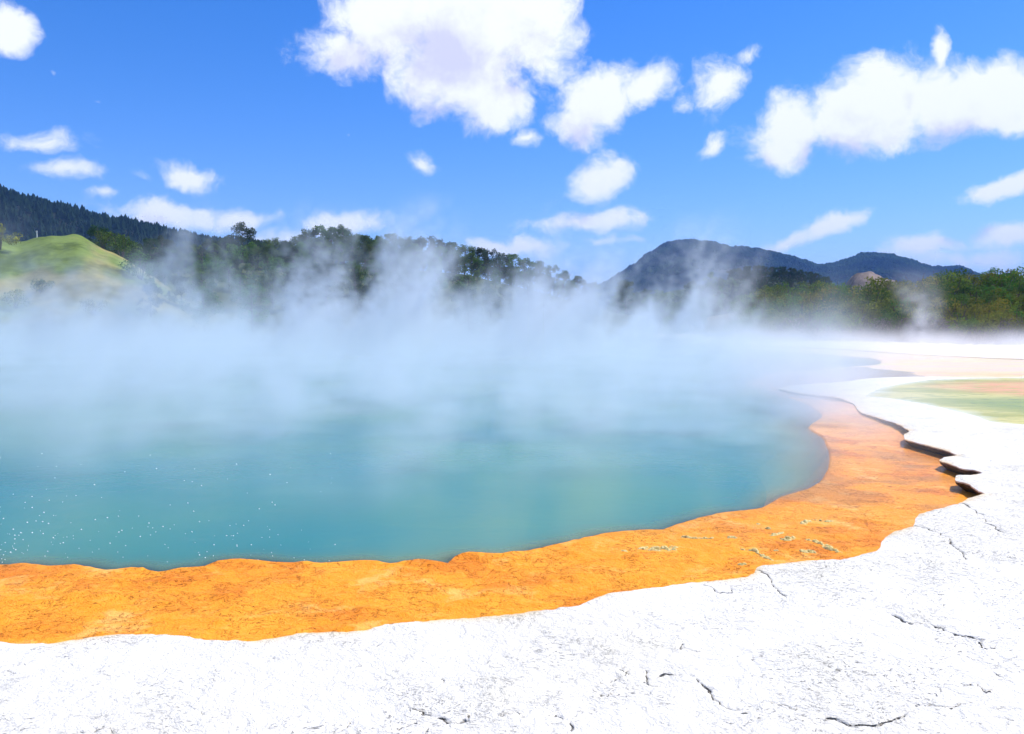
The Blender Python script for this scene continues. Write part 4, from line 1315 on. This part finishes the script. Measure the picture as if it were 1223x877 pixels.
CL = [(415, 62, 70, 36, 0, 1.0), (470, 22, 84, 55, 0, 1.3), (560, 10, 115, 64, 0, 1.5), (632, 22, 60, 50, -15, 1.2), (550, 85, 100, 56, 20, 1.3), (578, 140, 38, 30, 0, .9), (650, 52, 50, 48, -20, 1.0), (600, 120, 45, 40, 10, 1.0),
      (505, 85, 60, 40, 20, .9), (718, 116, 78, 40, -12, 1.2), (685, 142, 46, 32, 0, 1.1), (772, 100, 36, 28, -20, .85), (628, 165, 20, 15, 0, .5),
      (716, 214, 46, 28, -10, .8), (700, 268, 82, 15, -3, .8), (625, 297, 80, 12, 0, .6), (720, 290, 50, 8, 0, .35),
      (950, 158, 72, 44, -15, 1.15), (1045, 132, 120, 54, -12, 1.5), (1150, 116, 110, 44, -5, 1.4), (1235, 115, 70, 40, 0, 1.2), (1000, 146, 75, 44, -10, 1.3), (1045, 90, 60, 26, -10, .8), (1116, 60, 13, 34, 12, .7), (925, 188, 44, 16, 0, .7),
      (1185, 226, 68, 17, -14, .85), (1205, 283, 70, 18, -4, .75), (1110, 300, 70, 18, 0, .8), (1160, 314, 90, 14, 0, .6), (1000, 272, 50, 16, -18, .8), (935, 292, 44, 11, -12, .8),
      (12, 26, 40, 26, 0, .8), (55, 170, 62, 16, -3, .55), (80, 202, 42, 15, 0, .55), (230, 207, 52, 19, 6, .85), (122, 229, 26, 10, 0, .5), (203, 252, 76, 20, 3, .85), (290, 264, 46, 14, 0, .55),
      (160, 208, 26, 12, 0, .3), (395, 270, 62, 16, -8, .8), (340, 286, 60, 14, 0, .6), (590, 296, 50, 11, 3, .8), (497, 195, 20, 15, 0, .55),
      (858, 102, 38, 30, -40, .55), (890, 72, 30, 14, -30, .42), (858, 176, 22, 18, -40, .5), (812, 120, 18, 18, 0, .42), (58, 82, 22, 9, 25, .18), (125, 122, 18, 9, 0, .15), (410, 158, 12, 10, 40, .2)]


def make_cloud_group():
    ng = bpy.data.node_groups.new('cloud_cover', 'ShaderNodeTree')
    ng.interface.new_socket('Vector', in_out='INPUT', socket_type='NodeSocketVector')
    ng.interface.new_socket('Cover', in_out='OUTPUT', socket_type='NodeSocketFloat')
    gi = ng.nodes.new('NodeGroupInput'); go = ng.nodes.new('NodeGroupOutput')
    g = NT(ng)
    v0 = gi.outputs[0]
    wr = g.v('SUBTRACT', g.noise(v0, 9.0, 4, 0.55, col=True), (0.5, 0.5, 0.5))
    wx, wy, wz = g.xyz(wr)
    v1 = g.v('ADD', v0, g.comb(g.m('MULTIPLY', wx, 0.075), g.m('MULTIPLY', wy, 0.055), 0.0))
    E = None
    for (px, py, rx, ry, rot, s) in CL:
        d = ray(px, py); d = d / np.linalg.norm(d)
        if rx < 100: s = s * (1.32 if ry < 32 else 1.08)
        else: s *= 1.25
        az_, el_ = math.atan2(d[0], d[1]), math.asin(d[2])
        cosf = 1 / math.hypot(1, (px - PW / 2) / F)
        mp = g.n('ShaderNodeMapping', vector_type='TEXTURE')
        g.put(mp.inputs[0], v1)
        mp.inputs['Location'].default_value = (az_, el_, 0)
        mp.inputs['Rotation'].default_value = (0, 0, R(-rot))
        mp.inputs['Scale'].default_value = (rx / F * cosf * cosf * 1.05, ry / F * cosf * 1.05, 1)
        q = g.m('MULTIPLY_ADD', g.v('LENGTH', mp.outputs[0]), -max(s, 0.78), s)
        E = q if E is None else g.m('MAXIMUM', E, q)
    # scattered cumulus elsewhere round the sky
    x, y, z = g.xyz(v0)
    el = g.noise(g.comb(x, g.m('MULTIPLY', y, 2.0), 0.0), 3.2, 2, 0.5)
    outv = g.m('MULTIPLY', g.ss(g.m('ABSOLUTE', x), 0.68, 0.85), g.lin(el, 0.5, 0.75, 0.45, 1.4))
    E = g.m('MAXIMUM', E, g.m('SUBTRACT', outv, 0.5))
    el2 = g.m('MULTIPLY', g.ss(y, 0.48, 0.60), g.lin(el, 0.5, 0.75, 0.45, 1.4))
    E = g.m('MAXIMUM', E, g.m('SUBTRACT', el2, 0.5))
    E = g.m('MAXIMUM', E, -2.0)
    nf = g.noise(v1, 15.0, 10, 0.66)
    cov = g.m('ADD', E, g.m('MULTIPLY', g.m('SUBTRACT', nf, 0.54), 2.35))
    ng.links.new(cov, go.inputs[0])
    return ng


cg = make_cloud_group()
g1 = g.n('ShaderNodeGroup'); g1.node_tree = cg; g.put(g1.inputs[0], base_v)
g2 = g.n('ShaderNodeGroup'); g2.node_tree = cg; g.put(g2.inputs[0], g.v('ADD', base_v, (0.030, 0.045, 0.0)))
cov, cov2 = g1.outputs[0], g2.outputs[0]
mask = g.ss(cov, -0.14, 0.66)
thick = g.ss(cov2, 0.30, 1.05)
edge = g.ss(g.m('SUBTRACT', cov, cov2), -0.35, 0.5)
tex_ = g.noise(base_v, 17.0, 7, 0.62)
thick = g.ss(g.m('ADD', cov2, g.m('MULTIPLY', g.m('SUBTRACT', tex_, 0.5), 2.6)), 0.2, 1.5)
shade = g.m('MULTIPLY', thick, g.m('SUBTRACT', 1.0, g.m('MULTIPLY', edge, 0.35)), clamp=True)
cc_ = g.mix(shade, col(8.6, 8.8, 9.1), col(6.0, 6.05, 7.5))
hs = g.n('ShaderNodeHueSaturation'); hs.inputs['Saturation'].default_value = 1.42; hs.inputs['Value'].default_value = 1.0
nt.links.new(sky_n.outputs[0], hs.inputs['Color'])
skyc = g.mix(1.0, hs.outputs[0], col(0.98, 1.02, 1.42), 'MULTIPLY')
fin = g.mix(g.m('MULTIPLY', mask, 0.97), skyc, cc_)
nt.links.new(fin, bg.inputs[0]); bg.inputs[1].default_value = 0.105
nt.links.new(bg.outputs[0], wo.inputs[0])
world.cycles.sampling_method = 'NONE'

sl = bpy.data.lights.new('sun', 'SUN'); sl.energy = 4.4; sl.angle = R(0.53); sl.color = (1.0, .965, .91)
so = bpy.data.objects.new('sun', sl); C.objects.link(so)
sd_ = Vector((math.sin(SUN_AZ) * math.cos(SUN_EL), math.cos(SUN_AZ) * math.cos(SUN_EL), math.sin(SUN_EL)))
so.rotation_euler = sd_.to_track_quat('Z', 'Y').to_euler(); so.location = (40, 60, 400)

# ------------------------------------------------------------------ render settings
vs = scene.view_settings
vs.view_transform = 'Standard'; vs.look = 'None'; vs.exposure = 0.38; vs.gamma = 1; vs.use_curve_mapping = False
cy = scene.cycles
cy.max_bounces = 6; cy.diffuse_bounces = 2; cy.glossy_bounces = 2; cy.transmission_bounces = 2; cy.volume_bounces = 2; cy.transparent_max_bounces = 8
cy.volume_step_rate = 2.0; cy.volume_max_steps = 256
cy.use_adaptive_sampling = True; cy.adaptive_threshold = 0.02
cy.use_denoising = True
cy.sample_clamp_indirect = 8
cy.caustics_reflective = False; cy.caustics_refractive = False
print('built', time.time() - T0)
